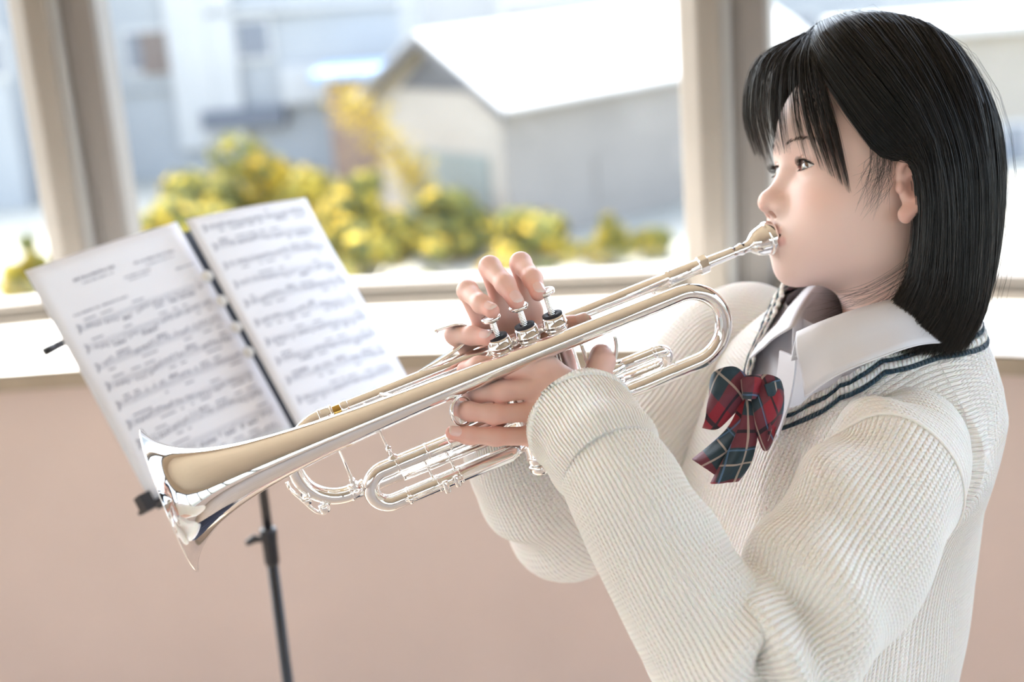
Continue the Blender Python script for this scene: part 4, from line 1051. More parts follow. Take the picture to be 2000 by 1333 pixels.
def loft_torso(name, m, z0, top, grow, parent, wrinkle=1.0, nt=1300, nz=96, rib_w=.0044):
    th = np.linspace(-PI, PI, nt + 1) + .0; T_ = top(th)
    v = np.linspace(0, 1, nz + 1) ** .9
    Z = z0 + (T_[None, :] - z0) * v[:, None]; TH = np.repeat(th[None], nz + 1, 0)
    V = torso_pt(TH, Z, grow).reshape(-1, 3)
    cf, a, b = sec(Z.ravel()); l = (V - BC) @ BL
    out = nrm_rows((V - BC) - np.outer((V - BC) @ BF * 0 + cf, BF) - np.outer(V[:, 2] , [0, 0, 1]))
    if wrinkle:
        # the cloth swells where the near upper arm leaves the body
        ap = np.array([P(*q[:3]) for q in ARM_L]); ar = [q[3] for q in ARM_L]
        for ap_, ar_ in ((ap, ar),):
            d_ = s_chain(V, ap_, ar_, .01); kf = .040
            V = V + out * (np.maximum(0, kf - np.abs(d_)) ** 2 / (4 * kf) * 1.15 * (d_ > -.012))[:, None]
        # drapes falling from the shoulders and pulled towards the arms
        lf = (V - BC) @ BF
        w = .0045 * np.sin(l * 42 + V[:, 2] * 26 + 1.0) * smoothstep(1.22, 1.10, V[:, 2]) + .0035 * noise3(V, 34, 3)
        w += .010 * np.exp(-((l - .055 - (1.18 - V[:, 2]) * .35) / .016) ** 2) * smoothstep(1.25, 1.19, V[:, 2]) * (lf > 0) * smoothstep(1.0, 1.08, V[:, 2])
        w -= .008 * np.exp(-((l - .082 - (1.18 - V[:, 2]) * .35) / .014) ** 2) * smoothstep(1.25, 1.19, V[:, 2]) * (lf > 0) * smoothstep(1.0, 1.08, V[:, 2])
        V = V + out * (w * wrinkle)[:, None]
    k = nt + 1
    F = grid_faces(nz + 1, k)
    # wales stay at a constant distance from the middle, so that they run over the shoulder to the back
    thv = TH.ravel(); lat = .165 * np.arcsin(np.clip(l / .172, -.97, .97)) * 1.05
    ang = .165 * np.where(np.abs(thv) > PI / 2, np.sign(thv) * (PI - np.abs(thv)), thv) * 1.05
    ang = np.where(np.abs(thv) > PI / 2, ang, ang)
    w_ = smoothstep(1.15, 1.22, Z.ravel()); rib = (ang * (1 - w_) + lat * w_) / rib_w
    if wrinkle: V = V + out * rib_h(rib)[:, None]
    run = np.concatenate([[np.zeros(k)], np.cumsum(np.linalg.norm(np.diff(V.reshape(nz + 1, k, 3), axis=0), axis=2), 0)]).ravel() / .0036
    o = mesh_np(name, V, F, m, parent, True, floats={'rib': rib, 'run': run})
    return o, V.reshape(nz + 1, k, 3)
def nrm_rows(a): return a / (np.linalg.norm(a, axis=1)[:, None] + 1e-9)
sweater, SV = loft_torso('sweater', M_KNIT, .950, neck_top, .004, person)
SV = SV[:, ::4]
# folded hem band
def band_torso(name, m, z0, z1, grow, parent):
    th = np.linspace(-PI, PI, 201); V = []; 
    for z, g in ((z0, grow - .004), (z0 + .002, grow), ((z0 + z1) / 2, grow + .001), (z1 - .002, grow), (z1, grow - .004)): V.append(torso_pt(th, np.full_like(th, z), g))
    V = np.array(V); nzz, k = V.shape[:2]
    F = [[j * k + i, j * k + i + 1, (j + 1) * k + i + 1, (j + 1) * k + i] for j in range(nzz - 1) for i in range(k - 1)]
    rib = np.repeat((th * .16 / .0040)[None], nzz, 0).ravel(); run = np.repeat(np.arange(nzz)[:, None] * 3.0, k, 1).ravel()
    return mesh_np(name, V.reshape(-1, 3), F, m, parent, True, floats={'rib': rib, 'run': run})
band_torso('hem_band', M_CUFF, .915, .956, .004, sweater)

# neckline bands: cream rib with two navy stripes, following the upper edge inwards
def neck_band(name, m, d0, d1, lift, parent, rows=4, thick=.0022):
    top = SV[-1]; k = len(top); V = []
    nxt = SV[-1] - SV[-4]; up_ = nrm_rows(nxt)                                       # continues the cloth beyond its edge
    cen = Bd(0, -.075, 0); inw = np.array([0, 0, 1.0])
    for j in range(rows + 1):
        d = d0 + (d1 - d0) * j / rows; bulge = lift * math.sin(PI * j / rows) ** .5
        nrm_o = nrm_rows(np.cross(np.gradient(top, axis=0), up_)); sgn = np.sign(((top - cen) * nrm_o)[:, :2].sum(1)); nrm_o *= np.where(sgn == 0, 1, sgn)[:, None]
        V.append(top + up_ * d + nrm_o * (.0012 + bulge))
    V = np.array(V)
    F = [[j * k + i, j * k + i + 1, (j + 1) * k + i + 1, (j + 1) * k + i] for j in range(rows) for i in range(k - 1)]
    s_ = np.concatenate([[0], np.cumsum(np.linalg.norm(np.diff(top, axis=0), axis=1))])
    rib = np.repeat((s_ / .0042)[None], rows + 1, 0).ravel(); run = np.repeat((np.arange(rows + 1) / rows * 1.0)[:, None], k, 1).ravel()
    o = mesh_np(name, V.reshape(-1, 3), F, m, parent, True, floats={'rib': rib, 'run': run})
    md = o.modifiers.new('thickness', 'SOLIDIFY'); md.thickness = thick; md.offset = -1
    return o
neck_band('neckline_stripe', M_NAVY, -.001, .0045, .0012, sweater)
neck_band('neckline_rib', M_CUFF, .0045, .0125, .0016, sweater)
neck_band('neckline_stripe', M_NAVY, .0125, .0170, .0012, sweater)
neck_band('neckline_rib', M_CUFF, .0170, .0235, .0014, sweater)

# ------------------------------------------------------------------ sleeves
def sleeve(name, path, folds, parent, m=M_KNIT, wales=78, per=14, up=None, nth=None, split=None):
    A = np.array([P(q[0], q[1], q[2]) for q in path]); R = np.array([q[3] for q in path])
    C4 = catmull(np.concatenate([A, R[:, None]], 1), per); C_, r = C4[:, :3], C4[:, 3]
    t, N_, B_ = frames(C_, up=toC if up is None else up)
    nth = nth or wales * 7
    th = np.linspace(PI + .6, 3 * PI + .6, nth + 1); k = nth + 1; n = len(C_)
    tt = np.linspace(0, len(path) - 1, n)                                             # in path-point units
    TT, TH = np.meshgrid(tt, th, indexing='ij')
    disp = np.zeros_like(TT)
    for (t0, wt, a0, wa, amp, kt, ph, skew) in folds:
        da = (TH - a0 + PI) % (2 * PI) - PI
        env = np.exp(-((TT - t0 + (skew * da if kt == 0 else 0)) / wt) ** 2) * np.exp(-(da / wa) ** 2)
        disp += amp * env * np.cos(kt * (TT - t0 + skew * da) + ph)
    rr = r[:, None] + disp
    d = np.cos(TH)[..., None] * N_[:, None] + np.sin(TH)[..., None] * B_[:, None]
    V = C_[:, None] + rr[..., None] * d
    WL = TH / (2 * PI) * wales
    ribd = rib_h(WL) if split is None else np.where(TT < split, rib_h(np.concatenate([[0], np.cumsum(np.linalg.norm(np.diff(C_, axis=0), axis=1))])[:, None] / .0044 + 0 * TH), rib_h(WL))
    V = V + d * (.0010 * noise3(V.reshape(-1, 3), 60, 5).reshape(n, k) + ribd)[..., None]
    s_ = np.concatenate([[0], np.cumsum(np.linalg.norm(np.diff(C_, axis=0), axis=1))])
    F = grid_faces(n, k)
    rib = np.repeat((TH[0] / (2 * PI) * wales)[None], n, 0).ravel(); run = np.repeat((s_ / .0036)[:, None], k, 1).ravel()
    if split is not None:                 # above the seam the body's wales run over the shoulder, across the arm
        sp_i = int(split * per); Va = V[:sp_i + 1]; Fa = grid_faces(sp_i + 1, k)
        ra = np.repeat((s_[:sp_i + 1] / .0044)[:, None], k, 1).ravel(); ru = np.repeat((TH[0] * .06 / .0036)[None], sp_i + 1, 0).ravel()
        mesh_np('shoulder', Va.reshape(-1, 3), Fa, m, parent, True, floats={'rib': ra, 'run': ru})
        V = V[sp_i:].copy(); n = len(V); ce = C_[sp_i:, None]; V = ce + (V - ce) * (1 + .022 * np.exp(-np.arange(n) / 5.0))[:, None, None]
        F = grid_faces(n, k)
        rib = rib.reshape(-1, k)[sp_i:].ravel(); run = run.reshape(-1, k)[sp_i:].ravel()
    o = mesh_np(name, V.reshape(-1, 3), F, m, parent, True, floats={'rib': rib, 'run': run})
    md = o.modifiers.new('thickness', 'SOLIDIFY'); md.thickness = .0028; md.offset = -1
    return o, V
# near (left) arm
pathL = ARM_L + [ (1535, 1245, 1.080, .062), (1440, 1300, 1.070, .058), (1368, 1210, 1.074, .0535), (1295, 1090, 1.084, .0490), (1228, 972, 1.098, .0455), (1172, 878, 1.130, .0405)]
foldsL = [(3.95, .20, .35, .85, .019, 0, PI, .30), (4.45, .24, .3, .9, .013, 0, 0, .1), (4.95, .20, .35, .85, .019, 0, PI, -.25), (5.5, .3, .35, .9, .010, 0, 0, -.2), (3.45, .28, .3, .8, .008, 0, 0, .3), (2.95, .25, .6, .7, .006, 0, PI, .4), (1.5, .8, 1.3, .8, .008, 6.0, 1.0, .4), (7.3, 1.2, 1.0, 1.2, .0022, 5, 0, .5), (3.0, 1.0, 5.3, 1.0, .005, 4, 1, .6), (2.9, .8, 1.3, .7, .006, 6, 2.6, .5)]
sl, SLV = sleeve('sleeve', pathL, foldsL, sweater, per=20, split=1.72)
cuffL = [(1197, 916, 1.112, .0425), (1180, 890, 1.124, .0452), (1155, 853, 1.150, .0458), (1134, 827, 1.170, .0462), (1131, 823, 1.173, .0446), (1136, 829, 1.169, .0415)]
sleeve('cuff', cuffL, [(1.0, .6, 1.0, 3.0, .0012, 5, 0, 0)], sl, M_CUFF, 92, 8)
# far (right) arm
pathR = [(1585, 690, 1.400, .004), (1510, 650, 1.432, .044), (1430, 685, 1.460, .064), (1320, 835, 1.460, .068), (1215, 950, 1.435, .064), (1120, 1000, 1.405, .062), (1050, 950, 1.375, .057), (1010, 890, 1.350, .050), (988, 845, 1.330, .043)]
foldsR = [(5.2, .8, 3.0, 1.2, .010, 6.5, 0.3, .15), (3.2, .8, 4.0, 1.2, .008, 6, 1, .3)]
sr_, SRV = sleeve('sleeve', pathR, foldsR, sweater)
sleeve('cuff', [(992, 855, 1.334, .0430), (982, 825, 1.318, .0400), (975, 800, 1.305, .0365)], [], sr_, M_CUFF, 92, 8)
# sleeve seams: a raised line where the sleeve is set in
def seam(V, i, r, nm, parent): 
    c = V[i][::6]; ce = c.mean(0); MBs = MB().tube(ce + (c[:-1] - ce) * 1.004, r, 6, closed=True); return MBs.build(nm, M_CUFF, parent, True)
seam(SLV, 0, .0014, 'shoulder_seam', sl)

# ------------------------------------------------------------------ shirt: body under the sweater and collar
def shirt_top(th): 
    return np.full_like(th, 1.305)
sh_o, _ = loft_torso('shirt', M_SHIRT, .880, shirt_top, -.006, person, 0, 96, 60)
FOLD = [(1556, 650, 1.232), (1612, 626, 1.226), (1690, 600, 1.232), (1765, 583, 1.255), (1850, 590, 1.315), (1850, 575, 1.385), (1760, 555, 1.405), (1670, 548, 1.385), (1612, 550, 1.350), (1575, 588, 1.310), (1549, 640, 1.275)]
OUTR = [(1572, 775, 1.205), (1630, 735, 1.192), (1705, 703, 1.190), (1800, 672, 1.215), (1895, 665, 1.310), (1890, 630, 1.410), (1760, 580, 1.450), (1660, 566, 1.425), (1580, 575, 1.400), (1515, 625, 1.355), (1464, 702, 1.318)]
STND = [(1545, 705, 1.245), (1600, 690, 1.250), (1690, 668, 1.255), (1765, 655, 1.272), (1835, 655, 1.318), (1835, 640, 1.375), (1755, 620, 1.392), (1675, 620, 1.380), (1625, 628, 1.350), (1580, 655, 1.315), (1548, 690, 1.280)]
f3, o3, s3 = [catmull([P(*q) for q in L], 8) for L in (FOLD, OUTR, STND)]
rows = []
for w in np.linspace(0, 1, 6): rows.append(s3 * (1 - w) + f3 * w)
for w in np.linspace(0, 1, 10)[1:]:
    q = f3 * (1 - w) + o3 * w; outv = nrm_rows(q - Bd(0, -.07, 1.3)); rows.append(q + outv * (.0045 * math.sin(PI * min(1, w * 1.6)) if w < .62 else 0) + np.array([0, 0, .0015]) * math.sin(PI * w))
V = np.array(rows); nr_, k = V.shape[:2]
F = [[j * k + i, j * k + i + 1, (j + 1) * k + i + 1, (j + 1) * k + i] for j in range(nr_ - 1) for i in range(k - 1)]
col = mesh_np('collar', V.reshape(-1, 3), F, M_SHIRT, sh_o, True)
md = col.modifiers.new('thickness', 'SOLIDIFY'); md.thickness = .0016; md.offset = 0
# stitched edge along the collar
MB().tube(o3 + nrm_rows(o3 - Bd(0, -.07, 1.3)) * .0004, .0009, 6).build('collar_edge', M_SHIRT, col, True)
# button placket
pl = [P(1549, 690, 1.262), P(1545, 730, 1.262), P(1535, 780, 1.262), P(1515, 840, 1.262)]
plc = catmull(pl, 6); tt_, Np, Bp = frames(plc, up=BL)
Vp = []
for p_, n_ in zip(plc, Np):
    for x, y in ((-.013, 0), (.013, 0), (.013, .002), (-.013, .002)): Vp.append(p_ + BL * x + BF * (y + .004))
kk = len(plc); Fp = [[i * 4 + j, i * 4 + (j + 1) % 4, (i + 1) * 4 + (j + 1) % 4, (i + 1) * 4 + j] for i in range(kk - 1) for j in range(4)] + [[0, 1, 2, 3], [(kk - 1) * 4 + j for j in (3, 2, 1, 0)]]
MB().add(Vp, Fp).build('placket', M_SHIRT, sh_o)

# ------------------------------------------------------------------ plaid bow
def plaid_mat():
    mt = bpy.data.materials.new('plaid_ribbon'); mt.use_nodes = True; N, L = mt.node_tree.nodes, mt.node_tree.links; b = N['Principled BSDF']; b.inputs['Roughness'].default_value = .65; b.inputs['Sheen Weight'].default_value = .1
    def M(op, a, c=None):
        n = N.new('ShaderNodeMath'); n.operation = op
        for i, v in enumerate((a, c)):
            if v is None: continue
            if isinstance(v, (int, float)): n.inputs[i].default_value = v
            else: L.new(v, n.inputs[i])
        return n.outputs[0]
    at = {}
    for k in ('pu', 'pv'):
        a = N.new('ShaderNodeAttribute'); a.attribute_name = k; at[k] = a.outputs['Fac']
    def stripe(x, per, ph, w):                                   # 1 inside a stripe of width w (share of the period)
        f = M('FRACT', M('ADD', M('DIVIDE', x, per), ph)); return M('LESS_THAN', M('ABSOLUTE', M('SUBTRACT', f, .5)), w / 2)
    def mix(fac, a, c, s_=None):
        m = N.new('ShaderNodeMix'); m.data_type = 'RGBA'
        L.new(fac, m.inputs[0])
        for sk, v in ((6, a), (7, c)):
            if isinstance(v, tuple): m.inputs[sk].default_value = (*v, 1)
            else: L.new(v, m.inputs[sk])
        return m.outputs[2]
    red, teal, navy = (.30, .017, .038), (.016, .046, .070), (.006, .010, .022)
    su, sv = stripe(at['pu'], .060, .0, .52), stripe(at['pv'], .060, .25, .52)
    both = M('MULTIPLY', su, sv); half = M('MULTIPLY', M('ADD', su, sv), .5)
    c = mix(half, red, teal)
    c = mix(M('MULTIPLY', stripe(at['pu'], .060, .5, .05), .9), c, navy); c = mix(M('MULTIPLY', stripe(at['pv'], .060, .75, .05), .9), c, navy)
    c = mix(M('MULTIPLY', stripe(at['pu'], .060, .0, .030), .75), c, (.55, .47, .42)); c = mix(M('MULTIPLY', stripe(at['pv'], .060, .25, .030), .75), c, (.55, .47, .42))
    c = mix(M('MULTIPLY', stripe(at['pu'], .060, .22, .025), .7), c, (.10, .22, .42)); c = mix(M('MULTIPLY', stripe(at['pv'], .060, .47, .025), .7), c, (.10, .22, .42))
    L.new(c, b.inputs['Base Color'])
    w = M('MULTIPLY', M('SINE', M('MULTIPLY', at['pu'], 9000)), M('SINE', M('MULTIPLY', at['pv'], 9000)))
    bp = N.new('ShaderNodeBump'); bp.inputs['Strength'].default_value = .25; bp.inputs['Distance'].default_value = .0006; L.new(w, bp.inputs['Height']); L.new(bp.outputs[0], b.inputs['Normal'])
    return mt
M_PLAID = plaid_mat()
def ribbon(name, left, right, uv0, ang, bulge=.006, parent=None, rows=10, belly=None):
    """cloth strip between two edge lines given by sight lines and distances; cloth coordinates turn by ang"""
    Lc, Rc = catmull([P(*q) for q in left], 6), catmull([P(*q) for q in right], 6); n = len(Lc); V = []; U = []; W = []
    ln = np.concatenate([[0], np.cumsum(np.linalg.norm(np.diff((Lc + Rc) / 2, axis=0), axis=1))])
    wd = np.linalg.norm(Lc - Rc, axis=1)
    for i in range(n):
        for j in range(rows + 1):
            w = j / rows; q = Lc[i] * (1 - w) + Rc[i] * w
            q = q + toC * bulge * (math.sin(PI * w) + .35 * math.sin(3 * PI * w + i * .35)) * min(1, .35 + i / n)
            V.append(q); x, y = (w - .5) * wd[i], ln[i]
            U.append(uv0[0] + x * math.cos(ang) - y * math.sin(ang)); W.append(uv0[1] + x * math.sin(ang) + y * math.cos(ang))
    k = rows + 1; F = [[i * k + j, i * k + j + 1, (i + 1) * k + j + 1, (i + 1) * k + j] for i in range(n - 1) for j in range(rows)]
    o = mesh_np(name, V, F, M_PLAID, parent, True, floats={'pu': U, 'pv': W}); md = o.modifiers.new('thickness', 'SOLIDIFY'); md.thickness = .0012; md.offset = 0
    return o
bow = ribbon('bow_tie', [(1446, 744, 1.232), (1455, 736, 1.222), (1470, 733, 1.218), (1486, 737, 1.224), (1492, 745, 1.232)], [(1450, 776, 1.232), (1458, 780, 1.220), (1469, 780, 1.216), (1480, 777, 1.222), (1485, 771, 1.232)], (.012, .012), .1, .004, person)
# far loop: back layer, then the front layer that opens towards the viewer
ribbon('bow_loop', [(1462, 738, 1.240), (1432, 716, 1.236), (1395, 728, 1.240), (1386, 760, 1.246)], [(1462, 778, 1.238), (1435, 808, 1.232), (1402, 838, 1.236), (1372, 836, 1.244)], (.003, .004), .6, .008, bow)
ribbon('bow_loop', [(1470, 734, 1.232), (1500, 732, 1.222), (1524, 742, 1.222), (1530, 762, 1.228)], [(1468, 776, 1.230), (1474, 830, 1.216), (1488, 878, 1.214), (1502, 876, 1.220)], (.021, .012), .5, .010, bow)
ribbon('bow_loop', [(1522, 740, 1.222), (1530, 770, 1.226), (1527, 815, 1.228), (1505, 868, 1.224)], [(1492, 752, 1.214), (1504, 790, 1.210), (1502, 830, 1.210), (1494, 880, 1.214)], (.033, .002), .2, .004, bow)
ribbon('bow_tail', [(1448, 780, 1.236), (1425, 830, 1.230), (1385, 872, 1.226), (1352, 898, 1.226)], [(1470, 785, 1.232), (1452, 845, 1.222), (1425, 900, 1.218), (1405, 934, 1.218)], (.010, .030), -.35, .006, bow)
ribbon('bow_tail', [(1456, 782, 1.228), (1440, 840, 1.216), (1412, 900, 1.212), (1388, 945, 1.212)], [(1478, 790, 1.228), (1480, 845, 1.218), (1468, 900, 1.212), (1442, 940, 1.212)], (.034, .018), .15, .006, bow)


# ------------------------------------------------------------------ skirt, socks and shoes below the frame
M_SKIRT = mat('navy_skirt', (.02, .025, .05), .8); M_SOCK = mat('white_sock', (.7, .7, .7), .8); M_SHOE = mat('brown_loafer', (.05, .02, .012), .3)
th = np.linspace(0, 2 * PI, 145)[:-1]; rowsS = []
for z, a, b in ((.90, .140, .105), (.84, .165, .125), (.70, .195, .160), (.52, .225, .190)):
    pl_ = 1 + .045 * np.sign(np.sin(24 * th)) * min(1, (0.95 - z) * 4)
    rowsS.append(BC + np.outer(a * pl_ * np.sin(th), BL) + np.outer(-.02 + b * pl_ * np.cos(th), BF) + [0, 0, z])
V = np.concatenate(rowsS); k = 144
o = mesh_np('skirt', V, [[j * k + i, j * k + (i + 1) % k, (j + 1) * k + (i + 1) % k, (j + 1) * k + i] for j in range(3) for i in range(k)], M_SKIRT, person, False)
o.modifiers.new('thickness', 'SOLIDIFY').thickness = .003
for sx in (-1, 1):
    MB().tube([Bd(.085 * sx, -.030, .06), Bd(.085 * sx, -.028, .16), Bd(.085 * sx, -.022, .26)], [.040, .040, .046], 20, cap=False).build('sock', M_SOCK, person, True)
    shp = [(-.075, .030, .05), (-.06, .040, .062), (.0, .043, .075), (.05, .060, .062), (.10, .060, .052), (.14, .036, .042), (.155, .010, .030)]
    V = []; ns = 20
    for f_, w_, h_ in shp:
        for i in range(ns):
            a = 2 * PI * i / ns; V.append(Bd(.088 * sx + w_ * math.cos(a), f_, max(0.0, h_ * .5 + h_ * .62 * math.sin(a))))
    F = [[j * ns + i, j * ns + (i + 1) % ns, (j + 1) * ns + (i + 1) % ns, (j + 1) * ns + i] for j in range(len(shp) - 1) for i in range(ns)] + [list(range(ns))[::-1], [(len(shp) - 1) * ns + i for i in range(ns)]]
    MB().add(V, F).build('shoe', M_SHOE, person, True)
# ================================================================== hair
def hair_mat():
    mt = bpy.data.materials.new('black_hair'); mt.use_nodes = True; N, L = mt.node_tree.nodes, mt.node_tree.links; b = N['Principled BSDF']
    a = N.new('ShaderNodeAttribute'); a.attribute_name = 'tint'; L.new(a.outputs['Color'], b.inputs['Base Color'])
    b.inputs['Roughness'].default_value = .30; b.inputs['Specular IOR Level'].default_value = .5
    return mt
M_HAIR = hair_mat()
def mesh_fast(name, V, Q, m, parent, colors):
    base = np.array(world_loc(parent)); me = bpy.data.meshes.new(name); n, f = len(V), len(Q)
    me.vertices.add(n); me.vertices.foreach_set('co', (V - base).astype(np.float32).ravel())
    me.loops.add(f * 4); me.loops.foreach_set('vertex_index', Q.astype(np.int32).ravel())
    me.polygons.add(f); me.polygons.foreach_set('loop_start', np.arange(0, f * 4, 4, dtype=np.int32)); me.polygons.foreach_set('use_smooth', np.ones(f, bool))
    at = me.attributes.new('tint', 'FLOAT_COLOR', 'POINT'); c = np.ones((n, 4), np.float32); c[:, :3] = colors; at.data.foreach_set('color', c.ravel())
    me.update(calc_edges=True); me.validate()
    return link_mesh(name, me, m, parent)
def cr_eval(Pn, x):                       # Catmull-Rom over the first axis of Pn at positions x
    n = len(Pn); i = np.clip(np.floor(x).astype(int), 0, n - 2); t = (x - i)[:, None, None] if Pn.ndim == 3 else (x - i)[:, None]
    p0, p1, p2, p3 = Pn[np.maximum(i - 1, 0)], Pn[i], Pn[i + 1], Pn[np.minimum(i + 2, n - 1)]
    return .5 * (2 * p1 + (p2 - p0) * t + (2 * p0 - 5 * p1 + 4 * p2 - p3) * t * t + (3 * p1 - p0 - 3 * p2 + p3) * t ** 3)
def along(Cp, m):                         # strands x control points x 3 -> strands x m x 3
    k = Cp.shape[1]; x = np.linspace(0, k - 1, m); S = np.moveaxis(Cp, 1, 0); return np.moveaxis(cr_eval(S, x), 0, 1)
def strands_mesh(name, S, width, parent, tint, taper=True):
    """S: strands x points x 3 in head space; three-sided hairs"""
    n, m_ = S.shape[:2]; W = H(S.reshape(-1, 3)).reshape(n, m_, 3)
    t = np.gradient(W, axis=1); t /= np.linalg.norm(t, axis=2)[..., None] + 1e-12
    rg = np.random.RandomState(3); ref = rg.normal(size=(n, 1, 3)); a = np.cross(t, ref); a /= np.linalg.norm(a, axis=2)[..., None] + 1e-12; b = np.cross(t, a)
    w = width * rg.uniform(.7, 1.3, (n, 1, 1)) * (np.interp(np.linspace(0, 1, m_), [0, .75, 1], [1, 1, .25])[None, :, None] if taper else 1)
    V = np.stack([W + w * (math.cos(q) * a + math.sin(q) * b) for q in (0, 2 * PI / 3, 4 * PI / 3)], 2)      # n,m,3,3
    ii = (np.arange(n)[:, None, None] * m_ + np.arange(m_ - 1)[None, :, None]) * 3; j = np.arange(3)[None, None]; j2 = (j + 1) % 3
    Q = np.stack([ii + j, ii + j2, ii + 3 + j2, ii + 3 + j], -1).reshape(-1, 4)
    c0 = np.array([.0055, .0052, .0055]); c1 = np.array([.026, .016, .011])
    f_ = np.linspace(0, 1, m_)[None, :, None] ** 2 * rg.uniform(.2, 1.0, (n, 1, 1)) * tint + rg.uniform(0, .18, (n, 1, 1))
    col = (c0 * (1 - f_) + c1 * f_); col = np.repeat(col[:, :, None, :], 3, 2).reshape(-1, 3)
    return mesh_fast(name, V.reshape(-1, 3), Q, M_HAIR, parent, col)
SIDE = np.array([
    [(.004, .070, .122), (.050, .082, .092), (.079, .052, .034), (.083, .024, .009), (.090, -.002, .010), (.091, -.016, -.030), (.080, -.018, -.095), (.062, .012, -.138)],
    [(.004, .058, .138), (.054, .070, .112), (.087, .036, .058), (.0945, .001, .020), (.0965, -.011, -.010), (.0945, -.017, -.052), (.085, -.018, -.105), (.068, -.002, -.150)],
    [(.003, .032, .150), (.052, .040, .132), (.090, .012, .078), (.098, -.015, .030), (.100, -.028, -.012), (.097, -.036, -.060), (.090, -.038, -.112), (.073, -.022, -.157)],
    [(.002, .000, .154), (.050, -.002, .138), (.090, -.024, .078), (.098, -.048, .022), (.096, -.060, -.028), (.092, -.066, -.080), (.087, -.066, -.122), (.075, -.052, -.160)],
    [(.000, -.030, .149), (.044, -.048, .132), (.080, -.068, .078), (.088, -.084, .022), (.085, -.094, -.028), (.081, -.098, -.080), (.076, -.095, -.120), (.066, -.082, -.157)],
    [(.000, -.055, .136), (.030, -.088, .110), (.055, -.110, .062), (.061, -.120, .010), (.059, -.122, -.038), (.057, -.118, -.085), (.053, -.111, -.120), (.047, -.098, -.151)],
    [(.000, -.066, .128), (.008, -.102, .098), (.013, -.124, .052), (.014, -.132, .002), (.014, -.131, -.045), (.014, -.125, -.085), (.013, -.117, -.120), (.012, -.103, -.148)]])
_pull = smoothstep(-.04, -.12, SIDE[..., 1]); SIDE[..., 1] += .013 * _pull                      # keep the back of the head compact
FAR = SIDE * np.array([-1, 1, 1])
FAR[0] = [(-.004, .070, .122), (-.048, .084, .088), (-.073, .062, .030), (-.076, .050, -.025), (-.075, .047, -.045), (-.074, .045, -.062), (-.073, .043, -.076), (-.071, .041, -.088)]
FAR[1] = [(-.004, .058, .138), (-.052, .070, .108), (-.084, .044, .050), (-.086, .026, -.005), (-.084, .010, -.040), (-.080, -.004, -.070), (-.076, -.014, -.095), (-.070, -.020, -.120)]
FAR[2:5, -1, 2] += .020; FAR[2:5, -2, 2] += .010
def inward(S, th):                        # pull strands towards the head's core by th metres
    c = np.array([0, -.012, .02]); q = S - c; q[..., 2] = np.where(q[..., 2] < 0, 0, q[..., 2]); q /= np.linalg.norm(q, axis=-1)[..., None] + 1e-9
    return S - q * th
def family(G, n, m_, seed, lo=0.0, hi=None, bias=1.0, thick=.018, wave=.0018, ends=.024):
    rg = np.random.RandomState(seed); hi = len(G) - 1 if hi is None else hi
    g = lo + (hi - lo) * rg.uniform(0, 1, n) ** bias
    gc = np.round(g * 9) / 9 * .55 + g * .45                                   # gather into locks
    S = along(cr_eval(G, gc), m_)
    lay = rg.uniform(0, 1, (n, 1, 1)) ** .6
    rise = np.interp(np.linspace(0, 1, m_), [0, .12, .4, 1], [.15, .8, 1, 1])[None, :, None]
    S = inward(S, thick * (1 - lay) * rise)
    tt = np.linspace(0, 1, m_)[None, :, None]
    ph = rg.uniform(0, 6.28, (n, 1, 3)); S = S + wave * np.sin(tt * rg.uniform(3, 8, (n, 1, 1)) + ph) * tt
    S = S + rg.normal(size=(n, 1, 3)) * .0012 * (0.3 + tt)
    # uneven tips
    L = S[:, -1:] - S[:, -3:-2]; S = S + L * (rg.normal(0, ends / .012, (n, 1, 1)) * .25) * np.clip((tt - .8) / .2, 0, 1) ** 1.5
    return S
capn = 40; ca = []
for i in range(capn + 1):
    for j in range(capn):
        th_ = (i / capn) * 1.42; ph = 2 * PI * j / capn
        lim = 1.42 - .72 * max(0, math.cos(ph)) ** 2
        th_ = th_ / 1.42 * lim
        d = np.array([math.sin(th_) * math.sin(ph), math.sin(th_) * math.cos(ph), math.cos(th_)]); ca.append(np.array([0, -.014, .032]) + d * np.array([.0785, .0955, .0930]))
Q = np.array([[i * capn + j, i * capn + (j + 1) % capn, (i + 1) * capn + (j + 1) % capn, (i + 1) * capn + j] for i in range(capn) for j in range(capn)])
hair = mesh_fast('hair', H(np.array(ca)), Q, M_HAIR, person, np.tile([.008, .0075, .008], (len(ca), 1)))
# dark under-layer so that no scalp shows: a cap and an inner curtain that follow the same guides
def shell(G, th, m_=26, n=60, name='hair_underlayer', lo=0, hi=None, cut=1.0):
    hi = len(G) - 1 if hi is None else hi
    S = inward(along(cr_eval(G, np.linspace(lo, hi, n)), m_), th)[:, :int(m_ * cut)]
    mm = S.shape[1]; V = H(S.reshape(-1, 3)); a = (np.arange(n - 1)[:, None] * mm + np.arange(mm - 1)[None]); Q = np.stack([a, a + 1, a + mm + 1, a + mm], -1).reshape(-1, 4)
    return mesh_fast(name, V, Q, M_HAIR, hair, np.tile([.008, .0075, .008], (len(V), 1)))
shell(SIDE, .015, cut=.93, lo=.15); shell(FAR, .015, cut=.93, lo=.7)
o = strands_mesh('side_hair', family(SIDE, 8200, 20, 11, bias=.9), .00024, hair, .9); o['kind'] = 'stuff'
o = strands_mesh('side_hair', family(FAR, 4200, 18, 12), .00026, hair, .8); o['kind'] = 'stuff'
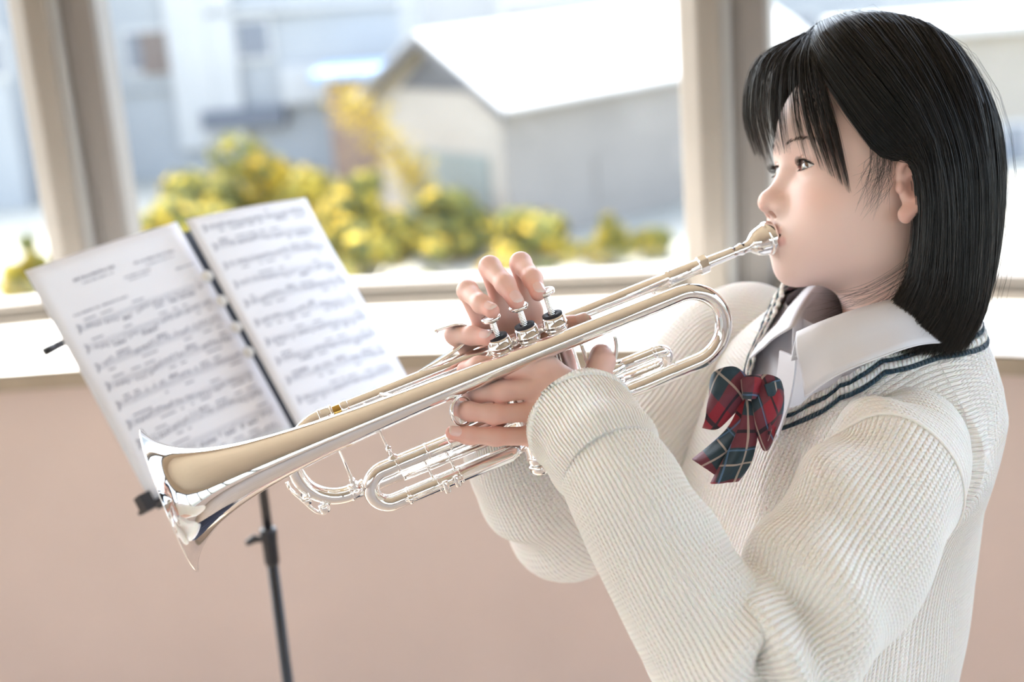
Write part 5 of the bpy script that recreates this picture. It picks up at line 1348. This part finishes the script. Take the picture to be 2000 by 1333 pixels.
# bangs in loose locks
BANG = np.array([
    [(-.008, .066, .126), (-.044, .094, .098), (-.058, .090, .050), (-.058, .074, .005)],
    [(-.004, .070, .126), (-.026, .108, .098), (-.036, .112, .052), (-.036, .097, .012)],
    [(.001, .070, .126), (-.006, .112, .100), (-.012, .118, .052), (-.012, .106, .012)],
    [(.004, .070, .126), (.014, .110, .098), (.014, .115, .050), (.014, .102, .010)],
    [(.007, .070, .126), (.032, .102, .094), (.034, .104, .046), (.031, .095, .010)],
    [(.009, .068, .126), (.046, .092, .090), (.055, .086, .042), (.062, .068, -.008)],
    [(.010, .064, .128), (.056, .080, .088), (.068, .066, .036), (.070, .046, -.026)]])
rg = np.random.RandomState(21); SS = []
for c_, cnt, sp in [(.2, 50, .10), (.75, 60, .10), (1.2, 60, .10), (1.6, 70, .10), (2.0, 80, .10), (2.4, 60, .09), (2.8, 55, .08), (3.2, 42, .08), (3.6, 38, .07), (3.95, 34, .06), (4.45, 46, .07), (4.85, 80, .09), (5.15, 110, .11), (5.45, 110, .11), (5.8, 110, .12)]:
    g0 = cr_eval(BANG, c_ + rg.normal(0, sp * 1.5, cnt).clip(-.3, .3)); tip = cr_eval(BANG, np.full(cnt, c_) + rg.normal(0, sp * .35, cnt))
    w = np.array([0, .25, .75, 1.0])[None, :, None]; G = g0 * (1 - w) + tip * w
    S = along(np.clip(G, -1, 1), 16); lay = rg.uniform(0, 1, (cnt, 1, 1)); S = inward(S, .010 * (1 - lay) * np.interp(np.linspace(0, 1, 16), [0, .3, 1], [.2, 1, 1])[None, :, None])
    tt = np.linspace(0, 1, 16)[None, :, None]; S = S + rg.normal(size=(cnt, 1, 3)) * .0013 * (1 - .5 * tt)
    ln = rg.uniform(.78, 1.06, (cnt, 1)); x = np.linspace(0, 1, 16)[None] * ln * 15
    SS.append(np.array([[ [np.interp(xx, np.arange(16), S[i, :, q]) for q in range(3)] for xx in x[i]] for i in range(cnt)]))
o = strands_mesh('bangs', np.concatenate(SS), .00014, hair, 2.2); o['kind'] = 'stuff'
# wisps in front of the ear and below the jaw, and stray hairs over the crown
rg = np.random.RandomState(31); SS = []
for i in range(80):
    y0 = rg.uniform(.014, .036); z0 = .012 + rg.uniform(-.006, .010); l = rg.uniform(.3, 1.0)
    a = np.array([.0745, y0, z0]); SS.append(along(np.array([[a + [.004, .0, .012], a + [.003, -.002, -.012 * l], a + [.001 + rg.normal(0, .002), -.001 + rg.normal(0, .003), -.035 * l], a + [-.004 + rg.normal(0, .002), .004 + rg.normal(0, .004), -.058 * l]]]), 12))
for i in range(46):
    l = rg.uniform(0, 1); a = np.array([.070, -.030 + rg.uniform(-.01, .01), -.075 + rg.uniform(-.02, .02)])
    SS.append(along(np.array([[a, a + [-.004, .014, -.022], a + [-.012, .040 + .02 * l, -.042 - .012 * l], a + [-.022, .066 + .045 * l * rg.uniform(.4, 1), -.052 - .022 * l * rg.uniform(0, 1.2)]]]), 12))
for i in range(90):
    g_ = rg.uniform(0, 6); src = SIDE if rg.uniform() < .6 else FAR; S = along(cr_eval(src, np.array([g_])), 12)
    k0 = rg.randint(1, 7); S = S + inward(S, -rg.uniform(.002, .012)) * 0 + (inward(S, -rg.uniform(.003, .014)) - S) * np.sin(np.linspace(0, PI * rg.uniform(.6, 1.2), 12))[None, :, None] + rg.normal(size=(1, 1, 3)) * .003
    SS.append(S)
o = strands_mesh('stray_hairs', np.concatenate(SS), .00011, hair, 1.2); o['kind'] = 'stuff'
